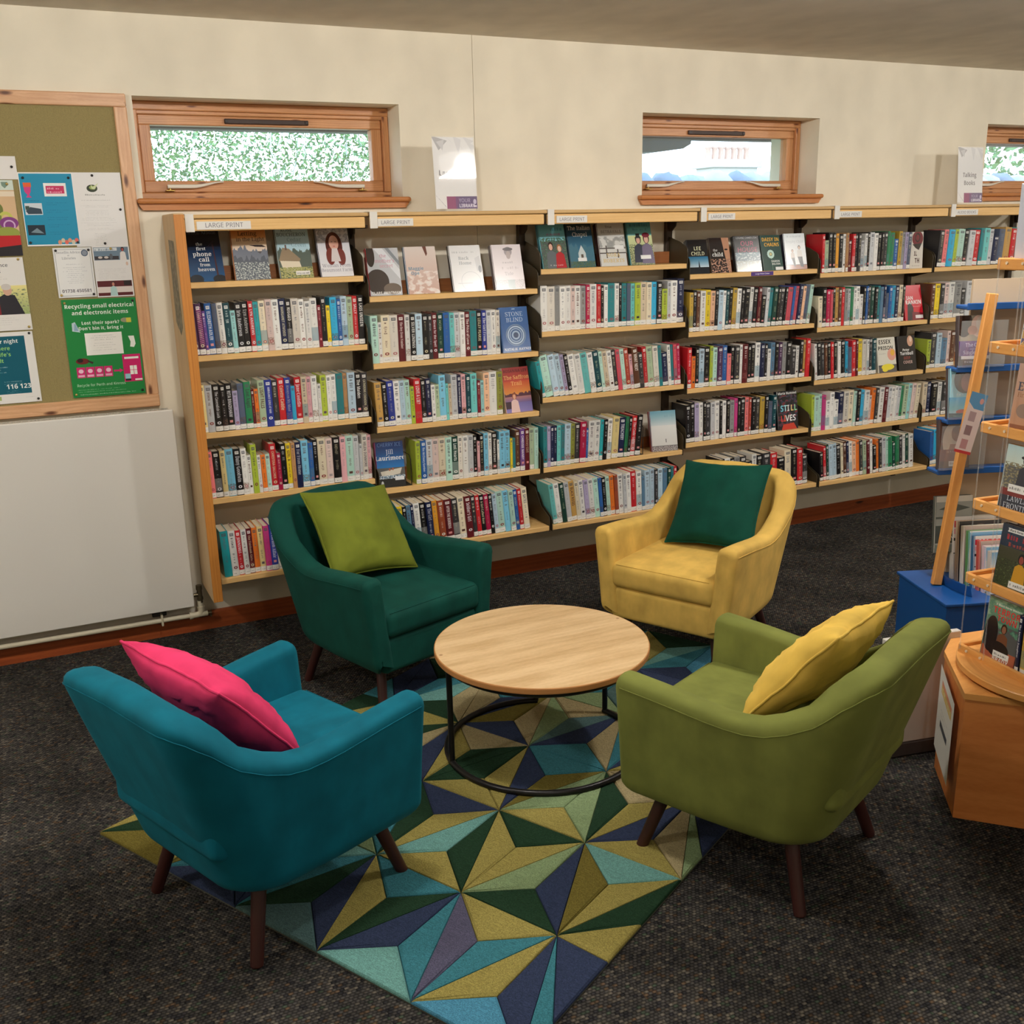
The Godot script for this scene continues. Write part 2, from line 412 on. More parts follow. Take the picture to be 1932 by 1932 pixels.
# ------------------------------------------------------------------ room
const WIN := [[-0.015, 1.180], [2.543, 3.750], [5.127, 6.330]]
const WIN_Y0 := 2.010
const WIN_Y1 := 2.427
func build_room() -> void:
	var fl := M.new(); fl.box(Vector3(-3.4, -0.12, -0.45), Vector3(8.4, 0.0, 7.7))
	struct_("floor", fl, carpet())
	var ce := M.new(); ce.box(Vector3(-3.4, WALL_H, -0.45), Vector3(8.4, WALL_H + 0.2, 7.7))
	var cm := mat(rgb(222, 214, 198), 0.95); cm.albedo_texture = tex(grain_image(128, 0.94, 1.0, 5, 0.05)); cm.uv1_triplanar = true; cm.uv1_world_triplanar = true; cm.uv1_scale = Vector3(0.6, 0.6, 0.6)
	struct_("ceiling", ce, cm)
	var wm := mat(rgb(238, 229, 208), 0.85); wm.albedo_texture = tex(grain_image(128, 0.965, 1.0, 9, 0.04)); wm.uv1_triplanar = true; wm.uv1_world_triplanar = true; wm.uv1_scale = Vector3(0.8, 0.8, 0.8)
	var wb := M.new(); var z0 := -0.42; var gap := 0.0012
	# piers between the openings, split at the movement joint near x = 1.57, then the strips under and over each window
	var piers := [[-3.4, -0.015], [1.180, 1.5665], [1.5665 + gap * 2.0, 2.543], [3.750, 5.127], [6.330, 8.4]]
	for q in piers: wb.box(Vector3(q[0], 0, z0), Vector3(q[1], WALL_H, 0))
	wb.box(Vector3(1.5665, 0, z0), Vector3(1.5665 + gap * 2.0, WALL_H, -0.006))
	for w in WIN:
		wb.box(Vector3(w[0], 0, z0), Vector3(w[1], WIN_Y0 - 0.02, 0))
		wb.box(Vector3(w[0], WIN_Y1, z0), Vector3(w[1], WALL_H, 0))
	struct_("wall_back", wb, wm)
	var wl := M.new(); wl.box(Vector3(-3.4, 0, 0), Vector3(-3.2, WALL_H, 7.5)); struct_("wall_left", wl, wm)
	var wr := M.new(); wr.box(Vector3(8.2, 0, 0), Vector3(8.4, WALL_H, 7.5)); struct_("wall_right", wr, wm)
	var wf := M.new(); wf.box(Vector3(-3.4, 0, 7.5), Vector3(8.4, WALL_H, 7.7)); struct_("wall_front", wf, wm)
	var bb := M.new()
	bb.prism(PackedVector2Array([Vector2(0, 0), Vector2(0.02, 0), Vector2(0.02, 0.08), Vector2(0.012, 0.09), Vector2(0, 0.09)]), -8.2, 3.2)
	var b := struct_("baseboard_back", bb, wood_mat("skirting", rgb(168, 84, 42), rgb(128, 58, 28), 21, Vector2(1.4, 0.3), 0.4, 11.0, 0.6, [Vector3(90, 40, 5), Vector3(330, 90, 6), Vector3(440, 30, 4)], rgb(50, 18, 8)))
	b.rotation.y = -PI / 2; b.transform = Transform3D(Basis(Vector3(0, 0, 1), Vector3(0, 1, 0), Vector3(-1, 0, 0)), Vector3.ZERO)
	for i in 3: window(i)
func carpet() -> StandardMaterial3D:
	var n := 512; var img := Image.create(n, n, false, Image.FORMAT_RGB8); var hm := Image.create(n, n, false, Image.FORMAT_RGB8)
	var f := noise(0.35, 3, 2); var g := noise(0.012, 4, 3); var r := RandomNumberGenerator.new(); r.seed = 11
	for y in n:
		for x in n:
			# rows of short loops, each row shifted against the next
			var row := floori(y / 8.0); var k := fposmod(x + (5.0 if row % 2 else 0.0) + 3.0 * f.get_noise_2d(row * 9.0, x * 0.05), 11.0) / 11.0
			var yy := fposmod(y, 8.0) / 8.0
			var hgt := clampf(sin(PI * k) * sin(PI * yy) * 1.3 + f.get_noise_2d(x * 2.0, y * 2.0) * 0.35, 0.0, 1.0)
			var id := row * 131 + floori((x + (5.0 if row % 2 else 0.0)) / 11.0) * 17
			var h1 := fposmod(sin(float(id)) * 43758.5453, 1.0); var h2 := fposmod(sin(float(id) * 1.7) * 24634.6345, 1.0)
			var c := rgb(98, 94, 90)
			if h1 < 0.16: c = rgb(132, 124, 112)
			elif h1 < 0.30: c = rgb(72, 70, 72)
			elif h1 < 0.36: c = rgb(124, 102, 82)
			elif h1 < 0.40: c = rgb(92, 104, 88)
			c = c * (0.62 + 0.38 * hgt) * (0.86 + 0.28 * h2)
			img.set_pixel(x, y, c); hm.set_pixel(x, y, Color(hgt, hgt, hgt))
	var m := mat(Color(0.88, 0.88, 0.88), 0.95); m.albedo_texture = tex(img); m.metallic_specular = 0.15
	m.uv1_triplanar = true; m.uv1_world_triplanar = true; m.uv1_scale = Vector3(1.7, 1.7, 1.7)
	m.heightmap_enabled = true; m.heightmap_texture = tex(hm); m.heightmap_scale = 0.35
	m.detail_enabled = true; m.detail_blend_mode = BaseMaterial3D.BLEND_MODE_MUL; m.detail_albedo = tex(grain_image(128, 0.72, 1.0, 15, 0.045)); m.detail_uv_layer = BaseMaterial3D.DETAIL_UV_2
	m.uv2_triplanar = true; m.uv2_world_triplanar = true; m.uv2_scale = Vector3(0.42, 0.42, 0.42)
	return m
func window(i: int) -> void:
	var x0: float = WIN[i][0]; var x1: float = WIN[i][1]; var w := x1 - x0
	var o := Node3D.new(); o.name = "window_%d" % (i + 1); add_child(o); o.set_meta("kind", "structure"); o.position = Vector3(x0, WIN_Y0, 0)
	var h := WIN_Y1 - WIN_Y0; var wd: Material = mats.pine_red
	var zf := -0.155; var zb := -0.235
	var fr := M.new()   # outer frame with a stepped moulding
	fr.cbox(Vector3(0, h - 0.038, zb), Vector3(w, h, zf), 0.004); fr.cbox(Vector3(0.02, h - 0.054, zb), Vector3(w - 0.02, h - 0.036, zf - 0.014), 0.003)
	fr.cbox(Vector3(0, 0, zb), Vector3(w, 0.03, zf), 0.004)
	fr.cbox(Vector3(0, 0.028, zb), Vector3(0.032, h - 0.036, zf), 0.004); fr.cbox(Vector3(w - 0.032, 0.028, zb), Vector3(w, h - 0.036, zf), 0.004)
	part(o, "window_frame", fr, wd)
	var sa := M.new(); var a := 0.034; var zs := zf - 0.018   # opening sash
	sa.cbox(Vector3(a, h - 0.098, zb), Vector3(w - a, h - 0.055, zs), 0.004); sa.cbox(Vector3(a, 0.031, zb), Vector3(w - a, 0.082, zs), 0.004)
	sa.cbox(Vector3(a, 0.08, zb), Vector3(a + 0.05, h - 0.096, zs), 0.004); sa.cbox(Vector3(w - a - 0.05, 0.08, zb), Vector3(w - a, h - 0.096, zs), 0.004)
	part(o, "sash", sa, wd)
	var gl := M.new(); gl.box(Vector3(a + 0.045, 0.077, -0.212), Vector3(w - a - 0.045, h - 0.093, -0.206))
	var gm := mat(Color(0.93, 0.97, 1.0, 0.06), 0.02); gm.transparency = BaseMaterial3D.TRANSPARENCY_ALPHA
	part(o, "pane", gl, gm)
	var ve := M.new(); ve.cbox(Vector3(0.41, h - 0.088, zs), Vector3(0.80, h - 0.066, zs + 0.014), 0.003)
	var vent := part(o, "trickle_vent", ve, mat(rgb(62, 44, 36), 0.5))
	for q in [0.42, 0.79]:
		var sc := M.new(); sc.cbox(Vector3(q - 0.008, h - 0.084, zs + 0.013), Vector3(q + 0.008, h - 0.07, zs + 0.017), 0.001); part(vent, "screw_cap", sc, mat(rgb(40, 28, 24), 0.4))
	for q in [[0.13, 1.0], [w - 0.14, -1.0]]:
		var st := M.new(); var rows := []   # casement stay: a flat white lever that thins towards its tip
		for k in 13:
			var u := k / 12.0; var c := Vector3(q[0] + q[1] * 0.25 * u, 0.056 + 0.02 * smoothstep(0.45, 1.0, u), zs + 0.02)
			var hh := lerpf(0.009, 0.003, smoothstep(0.4, 1.0, u))
			var ring := PackedVector3Array()
			for g in 8: ring.append(c + Vector3(0, sin(TAU * g / 8.0) * hh, cos(TAU * g / 8.0) * 0.005))
			rows.append(ring)
		st.grid(rows, true)
		var lever := part(o, "casement_stay", st, mat(rgb(228, 222, 206), 0.35))
		var pg := M.new(); pg.cbox(Vector3(q[0] + q[1] * 0.01 - 0.02, 0.036, zs), Vector3(q[0] + q[1] * 0.01 + 0.02, 0.041, zs + 0.03), 0.001); pg.tube(PackedVector3Array([Vector3(q[0] + q[1] * 0.01, 0.04, zs + 0.02), Vector3(q[0] + q[1] * 0.01, 0.052, zs + 0.02)]), 0.004, 8)
		part(lever, "stay_pin", pg, mat(rgb(190, 160, 90), 0.3, 0.8))
	var sl := M.new()
	sl.rbox(Vector3(-0.028, -0.024, -0.154), Vector3(w + 0.03, 0.0, 0.042), 0.0115, 3)
	sl.prism(PackedVector2Array([Vector2(-0.008, -0.05), Vector2(w + 0.006, -0.05), Vector2(w + 0.026, -0.024), Vector2(-0.024, -0.024)]), 0.0005, 0.022)
	part(o, "window_sill", sl, mats.pine_sill)

# ------------------------------------------------------------------ what stands outside
func build_outside() -> void:
	var g := M.new(); g.box(Vector3(-30, -0.6, -60), Vector3(60, -0.4, -0.5)); struct_("ground", g, mat(rgb(110, 120, 90), 0.95))
	var ev := M.new(); ev.box(Vector3(-6, 2.365, -0.82), Vector3(12, 2.52, -0.72)); ev.box(Vector3(-6, 2.5, -0.82), Vector3(12, 2.52, -0.42))
	struct_("eave", ev, mat(rgb(96, 84, 72), 0.7))
	var po := thing("porch_canopy", "grey curved porch canopy hanging outside the window above the stone wall", "porch canopy", Vector3(3.1, 2.3, -0.95))
	var pc := M.new(); pc.prism(PackedVector2Array([Vector2(-1.2, 0.01), Vector2(-0.3, -0.015), Vector2(0.12, 0.0), Vector2(0.3, 0.02), Vector2(0.36, 0.05), Vector2(0.37, 0.2), Vector2(-1.2, 0.2)]), -0.3, 0.1)
	part(po, "soffit", pc, mat(rgb(130, 128, 124), 0.6))
	# hedge beyond the window beside the noticeboard
	var he := thing("hedge", "leafy overgrown hedge outside the window beside the noticeboard", "hedge", Vector3(1.2, -0.4, -3.0))
	var r := RandomNumberGenerator.new(); r.seed = 5
	for k in 3:
		var fo := M.new()
		for i in 9000:
			var c := Vector3(r.randf_range(-2.6, 2.2), r.randf_range(2.3, 3.3), r.randf_range(-0.75, 0.35) - 0.25 * k)
			var b := Basis.from_euler(Vector3(r.randf_range(-1.3, 1.3), r.randf_range(-PI, PI), r.randf_range(-PI, PI))).scaled(Vector3.ONE * r.randf_range(0.010, 0.022))
			var p0 := c + b * Vector3(-1.3, 0, 0); var p1 := c + b * Vector3(0, -0.6, 0.15); var p2 := c + b * Vector3(1.3, 0, 0); var p3 := c + b * Vector3(0, 0.6, 0.15)
			fo.tri(p0, p1, p2); fo.tri(p0, p2, p3)
		var lm := mat([rgb(92, 118, 58), rgb(74, 102, 50), rgb(120, 140, 72)][k], 0.6); lm.backlight_enabled = true; lm.backlight = Color(0.2, 0.26, 0.14)
		var fp := part(he, "foliage", fo, lm); fp.set_meta("kind", "stuff")
	var st := M.new()
	for i in 26:
		var a := Vector3(r.randf_range(-3.0, 2.4), 0.0, r.randf_range(-0.5, 0.1)); var path := PackedVector3Array([a]); var q := a
		for s in 7:
			q += Vector3(r.randf_range(-0.25, 0.25), 0.47, r.randf_range(-0.08, 0.08)); path.append(q)
		st.tube(path, 0.009, 5, false, 0.004)
	part(he, "stems", st, mat(rgb(190, 184, 170), 0.8)).set_meta("kind", "stuff")
	# drystone wall with rounded cope stones
	var sw := thing("stone_wall", "drystone garden wall with rounded cope stones outside the middle window", "stone wall", Vector3(6.2, -0.4, -3.6))
	var core := M.new(); core.box(Vector3(-3.0, 0, -0.18), Vector3(6.0, 2.56, 0.18)); part(sw, "wall_core", core, mat(rgb(120, 116, 106), 0.95))
	var sm := [mat(rgb(120, 122, 124), 0.9), mat(rgb(96, 100, 106), 0.9), mat(rgb(140, 140, 138), 0.9)]
	var x := -2.7
	while x < 4.6:
		var w := r.randf_range(0.16, 0.3); var m := M.new(); var f := noise(4.0, int(x * 100.0) + 400, 2); var rows := []
		for i in 7:
			var ring := PackedVector3Array(); var la := lerpf(-0.9, PI * 0.5, i / 6.0)
			for k in 12:
				var lo := -TAU * k / 12.0; var d := Vector3(cos(la) * cos(lo), sin(la), cos(la) * sin(lo))
				ring.append(d * Vector3(w * 0.52, 0.16, 0.22) * (1.0 + 0.22 * f.get_noise_3dv(d)))
			rows.append(ring)
		m.grid(rows, true)
		part(sw, "stone", m, sm[r.randi() % 3], Transform3D(Basis(Vector3(0, 0, 1), r.randf_range(-0.3, 0.3)), Vector3(x + w * 0.5, 2.56 + r.randf_range(-0.02, 0.03), 0.02)))
		x += w
	# house with a row of chimney pots
	var ho := thing("house", "pale house roof with a row of chimney pots beyond the stone wall", "house", Vector3(13.0, -0.4, -13.0))
	var wl := M.new(); wl.box(Vector3(-0.6, 0, -4), Vector3(7.0, 2.6, 0.5)); part(ho, "wall", wl, mat(rgb(214, 210, 200), 0.9))
	var rf := M.new(); rf.prism(PackedVector2Array([Vector2(-4.3, 2.55), Vector2(0.8, 2.55), Vector2(-1.7, 3.1)]), -0.8, 7.2)
	part(ho, "roof", rf, mat(rgb(150, 152, 156), 0.8), Transform3D(Basis(Vector3(0, 0, 1), Vector3(0, 1, 0), Vector3(-1, 0, 0)), Vector3(6.4, 0, 0)))
	var ck := M.new(); ck.cbox(Vector3(-0.55, 2.4, -0.3), Vector3(0.55, 3.52, 0.3), 0.01); ck.cbox(Vector3(-0.62, 3.36, -0.36), Vector3(0.62, 3.5, 0.36), 0.01)
	part(ho, "chimney_stack", ck, mat(rgb(176, 168, 156), 0.9))
	for i in 7:
		var pt := M.new(); pt.lathe(PackedVector2Array([Vector2(0.06, 0), Vector2(0.05, 0.2), Vector2(0.065, 0.22), Vector2(0.065, 0.27), Vector2(0.04, 0.27)]), Vector3(-0.48 + i * 0.16, 3.52, 0), 10)
		part(ho, "chimney_pot", pt, mat(rgb(176, 140, 118), 0.85))
	var ga := M.new()
	var tr := thing("garden_tree", "pale leafy tree standing beyond the house chimney", "tree", Vector3(17.5, -0.4, -11.0))
	for i in 2600:
		var d := Vector3(r.randfn(), r.randfn(), r.randfn()).normalized() * pow(r.randf(), 0.4)
		var c := Vector3(0, 4.2, 0) + d * Vector3(2.8, 2.0, 2.0)
		var b := Basis.from_euler(Vector3(r.randf_range(-1.5, 1.5), r.randf_range(-PI, PI), r.randf_range(-PI, PI))).scaled(Vector3.ONE * r.randf_range(0.06, 0.12))
		ga.tri(c + b * Vector3(-1, 0, 0), c + b * Vector3(0, -0.6, 0), c + b * Vector3(1, 0, 0)); ga.tri(c + b * Vector3(-1, 0, 0), c + b * Vector3(1, 0, 0), c + b * Vector3(0, 0.6, 0))
	part(tr, "foliage", ga, mat(rgb(88, 118, 60), 0.6)).set_meta("kind", "stuff")
	var tk := M.new(); tk.tube(PackedVector3Array([Vector3.ZERO, Vector3(0.05, 2, 0), Vector3(0, 4.6, 0)]), 0.16, 8, false, 0.05); part(tr, "trunk", tk, mat(rgb(120, 104, 88), 0.9))

# ------------------------------------------------------------------ wall shelving
func bay_words(b: int) -> String: return ORD[b] + " bay from noticeboard"
func build_shelving() -> void:
	var beech: Material = mats.beech; var dark := mat(rgb(66, 56, 38), 0.45); var back: Material = mats.back_lip; var up_m := mat(rgb(58, 44, 30), 0.5)
	# end panel
	var ep := thing("shelf_end_panel", "tall beech end panel of the wall shelving beside the radiator", "shelf panel", Vector3(0.078, 0.235, 0))
	var pm := M.new(); pm.cbox(Vector3(-0.022, 0, 0.001), Vector3(0.020, 1.705, 0.325), 0.003); part(ep, "board", pm, mats.panel)
	var eg := M.new(); eg.cbox(Vector3(-0.022, 0.002, 0.325), Vector3(0.020, 1.70, 0.3285), 0.0012); part(ep, "edge_strip", eg, mats.edge)
	var tp := M.new(); tp.x = Transform3D(Basis(Vector3(0, 0, 1), Vector3(0, 1, 0), Vector3(-1, 0, 0)), Vector3(-0.0225, 0, 0))
	tp.prism(PackedVector2Array([Vector2(0.10, 1.25), Vector2(0.21, 1.20), Vector2(0.27, 1.235), Vector2(0.262, 1.595), Vector2(0.12, 1.60)]), 0.0, 0.0006)
	part(ep, "tape_patch", tp, mats.old_tape)
	# uprights on the wall
	for k in 6:
		var ux: float = (BAY_R[k] + BAY_L[k + 1]) * 0.5 - 0.006 if k < 5 else 5.434
		var u := thing("shelf_upright", "dark brown metal upright on the wall, " + (ORD[k] + " from the end panel"), "shelf upright", Vector3(ux, 0.22, 0))
		var um := M.new(); um.cbox(Vector3(-0.019, 0, 0.0005), Vector3(0.019, 1.68, 0.03), 0.003); part(u, "channel", um, up_m)
		var ar := M.new(); ar.x = Transform3D(Basis(Vector3(0, 0, 1), Vector3(0, 1, 0), Vector3(-1, 0, 0)), Vector3.ZERO)
		ar.prism(PackedVector2Array([Vector2(0.03, 1.60), Vector2(0.05, 1.60), Vector2(0.085, 1.625), Vector2(0.09, 1.645), Vector2(0.28, 1.645), Vector2(0.28, 1.66), Vector2(0.03, 1.66)]), -0.004, 0.004)
		part(u, "canopy_arm", ar, up_m)
	for b in 6:
		var x0: float = BAY_L[b]; var x1: float = BAY_R[b]
		# canopy over the bay
		var ca := thing("shelf_canopy", "beech canopy board over the " + bay_words(b), "shelf canopy", Vector3((x0 + x1) * 0.5, 1.868, 0)); var hw := (x1 - x0) * 0.5
		var fm := M.new(); fm.cbox(Vector3(-hw - 0.003, 0, 0.283), Vector3(hw - 0.012, 0.047, 0.300), 0.003); part(ca, "fascia", fm, beech)
		var tm := M.new(); tm.cbox(Vector3(-hw - 0.004, 0.05, 0.002), Vector3(hw + 0.002, 0.066, 0.306), 0.003); part(ca, "top_board", tm, mats.canopy)
		var cl := M.new(); var cx := -hw + (0.004 if b == 0 else -0.006)
		cl.cbox(Vector3(cx, -0.004, 0.3005), Vector3(cx + 0.036, 0.068, 0.3065), 0.001); cl.cbox(Vector3(cx, 0.067, 0.22), Vector3(cx + 0.036, 0.069, 0.3065), 0.0008)
		part(ca, "clip", cl, mat(rgb(226, 222, 214), 0.45))
		# name plate
		var nx: float = [0.150, 0.943, 1.857, 2.761, 3.655, 4.566][b]; var nw: float = [0.225, 0.170, 0.172, 0.174, 0.17, 0.19][b]
		var np := thing("shelf_label", "white plastic section label on canopy of the " + bay_words(b), "label", Vector3(nx, 1.873, 0.3005))
		var nm := M.new(); nm.box(Vector3(0, 0, 0), Vector3(nw, 0.033, 0.003)); part(np, "plate", nm, mat(rgb(226, 222, 214), 0.4))
		var nf := M.new(); nf.quad(Vector3(0.001, 0.001, 0.0034), Vector3(nw - 0.001, 0.001, 0.0034), Vector3(nw - 0.001, 0.032, 0.0034), Vector3(0.001, 0.032, 0.0034), sign_uv("label_%d" % (0 if b == 0 else 2 if b == 5 else 1)))
		part(np, "lettering", nf, mats.signs)
		for s in 5:
			var y: float = SHELF_Y[b][s]; var zf := 0.205 if s < 4 else 0.300
			var sh := thing("wall_shelf", "beech shelf on dark brackets, %s down in the %s" % [ORD[s], bay_words(b)], "shelf", Vector3((x0 + x1) * 0.5, y, 0))
			var bm := M.new(); bm.cbox(Vector3(-hw + 0.004, 0, 0.032), Vector3(hw - 0.004, SHELF_T, zf), 0.002); part(sh, "board", bm, beech)
			var lm := M.new(); lm.cbox(Vector3(-hw + 0.004, SHELF_T, 0.032), Vector3(hw - 0.004, SHELF_T + 0.062, 0.040), 0.002); part(sh, "back_lip", lm, back)
			for sd in [-1.0, 1.0]:
				var br := M.new(); br.x = Transform3D(Basis(Vector3(0, 0, 1), Vector3(0, 1, 0), Vector3(-1, 0, 0)), Vector3(sd * (hw - 0.0015), 0, 0))
				var pp := PackedVector2Array([Vector2(0.03, -0.03), Vector2(0.06, -0.03), Vector2(zf - 0.03, -0.004), Vector2(zf + 0.002, -0.004), Vector2(zf + 0.002, 0.085), Vector2(zf - 0.003, 0.104), Vector2(zf - 0.016, 0.116), Vector2(zf - 0.075, 0.140), Vector2(0.03, 0.165)])
				if s == 4: pp = PackedVector2Array([Vector2(0.03, -0.03), Vector2(0.06, -0.03), Vector2(zf - 0.03, -0.004), Vector2(zf + 0.002, -0.004), Vector2(zf + 0.002, 0.055), Vector2(zf - 0.004, 0.072), Vector2(zf - 0.10, 0.115), Vector2(zf - 0.16, 0.20), Vector2(0.03, 0.22)])
				br.prism(pp, -0.0016, 0.0016)
				part(sh, "bracket", br, dark)
			if b == 3 and s == 0:
				var pl := thing("shelf_edge_label", "purple printed strip on the edge of the top shelf, fourth bay", "label", Vector3(3.135, y + 0.003, 0.2055))
				var pq := M.new(); pq.box(Vector3.ZERO, Vector3(0.155, 0.021, 0.001)); part(pl, "strip", pq, mat(rgb(84, 58, 130), 0.5))
				var pt := M.new(); pt.quad(Vector3(0, 0, 0.0014), Vector3(0.155, 0, 0.0014), Vector3(0.155, 0.021, 0.0014), Vector3(0, 0.021, 0.0014), sign_uv("edge")); part(pl, "lettering", pt, mats.signs)

# ------------------------------------------------------------------ signs, labels and notices (one image)
const SIGN_CELLS := {"label_0": [0, 0, 448, 66], "label_1": [0, 70, 340, 66], "label_2": [0, 140, 380, 66], "edge": [0, 210, 310, 42], "large": [0, 256, 420, 594], "talking": [430, 256, 420, 594],
	"green": [860, 0, 594, 840], "blue": [1460, 0, 408, 580], "letter": [0, 860, 424, 606], "benefits": [430, 860, 308, 416], "photos": [744, 860, 308, 426], "diff": [1060, 860, 420, 604], "night": [1484, 600, 420, 604], "snake": [1484, 1210, 420, 604], "blank": [430, 1290, 308, 200], "plinth": [744, 1300, 240, 340], "leaflet": [1000, 1480, 150, 420]}
var sign_img: Image
func sign_uv(k: String) -> Rect2:
	var c: Array = SIGN_CELLS[k]; return Rect2(c[0] / 2048.0, c[1] / 2048.0, c[2] / 2048.0, c[3] / 2048.0)
func sp(k: String) -> P:
	var c: Array = SIGN_CELLS[k]; return painter(sign_img, c[0], c[1], c[2], c[3])
func paint_signs() -> void:
	sign_img = Image.create(2048, 2048, false, Image.FORMAT_RGB8); sign_img.fill(rgb(235, 233, 228))
	var ink := rgb(120, 118, 122); var paper := rgb(226, 223, 217); var p: P
	for k in 3:
		p = sp("label_%d" % k); p.fill(paper)
		p.text(["LARGE PRINT", "LARGE PRINT", "AUDIO BOOKS"][k], p.s.x * 0.5, 50, [54, 48, 48][k], ink, "sans", 1)
	p = sp("edge"); p.fill(rgb(84, 58, 130)); p.text("Large Print Crime", 155, 29, 24, rgb(240, 238, 245), "sans_bold", 1)
	for k in ["large", "talking"]:
		p = sp(k); p.fill(rgb(232, 230, 228)); var g := [rgb(205, 203, 203), rgb(180, 177, 177), rgb(218, 216, 216)]
		for q in [[-10, -10, 150, 30, 60, 110], [120, -20, 210, 60, 170, 20], [210, -10, 260, 150, 290, 20], [300, -10, 360, 60, 420, 30], [330, 20, 400, 130, 425, 70], [40, 40, 120, 20, 100, 110], [150, 40, 195, 100, 215, 130], [250, 30, 300, 90, 320, 120]]:
			p.poly([Vector2(q[0], q[1]), Vector2(q[2], q[3]), Vector2(q[4], q[5])], g[(q[0] + 20) / 10 % 3])
		if k == "large": p.text("Large Print", 210, 318, 62, rgb(112, 108, 110), "sans_bold", 1)
		else:
			p.text("Talking", 200, 320, 66, rgb(130, 124, 124), "sans_bold", 1); p.text("Books", 200, 405, 66, rgb(130, 124, 124), "sans_bold", 1)
		p.rect(110, 490, 310, 104, rgb(88, 60, 112)); p.rect(110, 490, 90, 104, rgb(142, 40, 100)); p.poly([Vector2(200, 490), Vector2(250, 490), Vector2(210, 594), Vector2(200, 594)], rgb(112, 50, 110))
		for i in 5:
			var a := PI * 0.5 + i * 0.3
			p.poly([Vector2(112, 592), Vector2(112, 592) + Vector2(cos(a + PI * 0.5 + 0.05), -sin(a)) * 112, Vector2(112, 592) + Vector2(cos(a + PI * 0.5 + 0.2), -sin(a + 0.14)) * 112], [rgb(120, 112, 122), rgb(160, 150, 160)][i % 2])
		p.text("YOUR", 232, 540, 46, rgb(196, 180, 206), "sans"); p.text("LIBRARY", 232, 582, 40, rgb(238, 232, 242), "sans_bold"); p.ell(394, 534, 16, 22, rgb(200, 188, 212)); p.rect(376, 566, 36, 14, rgb(226, 218, 232))
	# recycling poster
	p = sp("green"); p.fill(rgb(30, 132, 62)); var wt := rgb(238, 240, 232)
	p.text("Recycling small electrical", 297, 76, 46, wt, "sans_bold", 1); p.text("and electronic items", 297, 132, 46, wt, "sans_bold", 1)
	p.text("Lost their spark?", 290, 216, 38, wt, "sans_bold", 1); p.text("Don't bin it, bring it", 290, 262, 38, wt, "sans_bold", 1)
	p.rect(150, 290, 300, 190, rgb(240, 238, 232)); p.para(180, 316, 240, 3, 18, 7, rgb(160, 165, 160), 3, true); p.para(200, 380, 200, 4, 20, 6, rgb(170, 172, 170), 5, true)
	p.poly([Vector2(60, 200), Vector2(86, 190), Vector2(120, 280), Vector2(58, 268)], rgb(190, 208, 216)); p.poly([Vector2(80, 206), Vector2(90, 206), Vector2(108, 268), Vector2(72, 264)], rgb(140, 168, 190))
	p.ell(490, 190, 36, 20, rgb(150, 150, 120)); p.rect(500, 172, 40, 40, rgb(206, 196, 70))
	p.poly([Vector2(500, 330), Vector2(548, 330), Vector2(556, 400), Vector2(540, 430), Vector2(508, 424), Vector2(516, 380)], wt)
	p.ell(108, 528, 54, 26, rgb(110, 34, 30)); p.ell(90, 520, 24, 18, rgb(40, 26, 26)); p.poly([Vector2(150, 520), Vector2(196, 540), Vector2(186, 556), Vector2(150, 534)], rgb(60, 40, 36))
	for i in 4:
		p.rect(52 + i * 74, 580, 68, 92, rgb(206, 40, 110)); p.ell(86 + i * 74, 614, 20, 18, rgb(238, 196, 214)); p.rect(60 + i * 74, 646, 52, 18, rgb(232, 170, 196))
	p.rect(352, 618, 60, 16, rgb(206, 40, 110)); p.poly([Vector2(400, 606), Vector2(430, 626), Vector2(400, 646)], rgb(206, 40, 110))
	p.rect(432, 490, 150, 240, rgb(206, 30, 104)); p.rect(448, 512, 118, 18, wt); p.rect(486, 590, 58, 78, wt); p.rect(514, 590, 4, 78, rgb(206, 30, 104)); p.rect(486, 626, 58, 4, rgb(206, 30, 104)); p.rect(440, 660, 46, 60, rgb(150, 206, 214)); p.rect(440, 704, 46, 18, rgb(30, 30, 34)); p.rect(520, 708, 60, 14, wt)
	p.text("Recycle for Perth and Kinross", 40, 748, 30, rgb(214, 232, 210), "sans"); p.para(40, 778, 500, 2, 18, 6, rgb(206, 224, 204), 8); p.para(60, 820, 480, 1, 18, 8, wt, 9)
	# blue notice on white paper
	p = sp("blue"); p.fill(rgb(236, 236, 232)); p.rect(6, 10, 396, 558, rgb(28, 142, 178))
	p.poly([Vector2(28, 80), Vector2(88, 80), Vector2(80, 150), Vector2(66, 176), Vector2(84, 196), Vector2(40, 196), Vector2(54, 176), Vector2(34, 150)], rgb(206, 62, 130)); p.rect(30, 80, 58, 34, rgb(226, 100, 50))
	p.rect(180, 84, 170, 104, rgb(236, 234, 230)); p.rect(196, 106, 138, 60, rgb(200, 50, 96)); p.scrawl(206, 132, 90, 16, rgb(250, 240, 244), 61); p.scrawl(206, 160, 110, 16, rgb(250, 240, 244), 62)
	p.para(30, 222, 140, 1, 14, 6, rgb(16, 70, 110), 3); p.rect(20, 240, 130, 92, rgb(206, 214, 220)); p.poly([Vector2(24, 300), Vector2(60, 270), Vector2(140, 285), Vector2(146, 325), Vector2(40, 325)], rgb(50, 66, 80)); p.rect(24, 262, 30, 30, rgb(60, 80, 70))
	p.rect(20, 412, 130, 80, rgb(30, 44, 56)); p.poly([Vector2(40, 470), Vector2(90, 436), Vector2(140, 480)], rgb(120, 140, 150))
	for i in 5: p.para(180, 240 + i * 58, 170, 2, 16, 6, rgb(16, 92, 130), 20 + i)
	for i in 6: p.ell(250 + i * 26, 552 - (i % 2) * 14, 15, 18, [rgb(214, 150, 120), rgb(206, 196, 170), rgb(226, 110, 96)][i % 3])
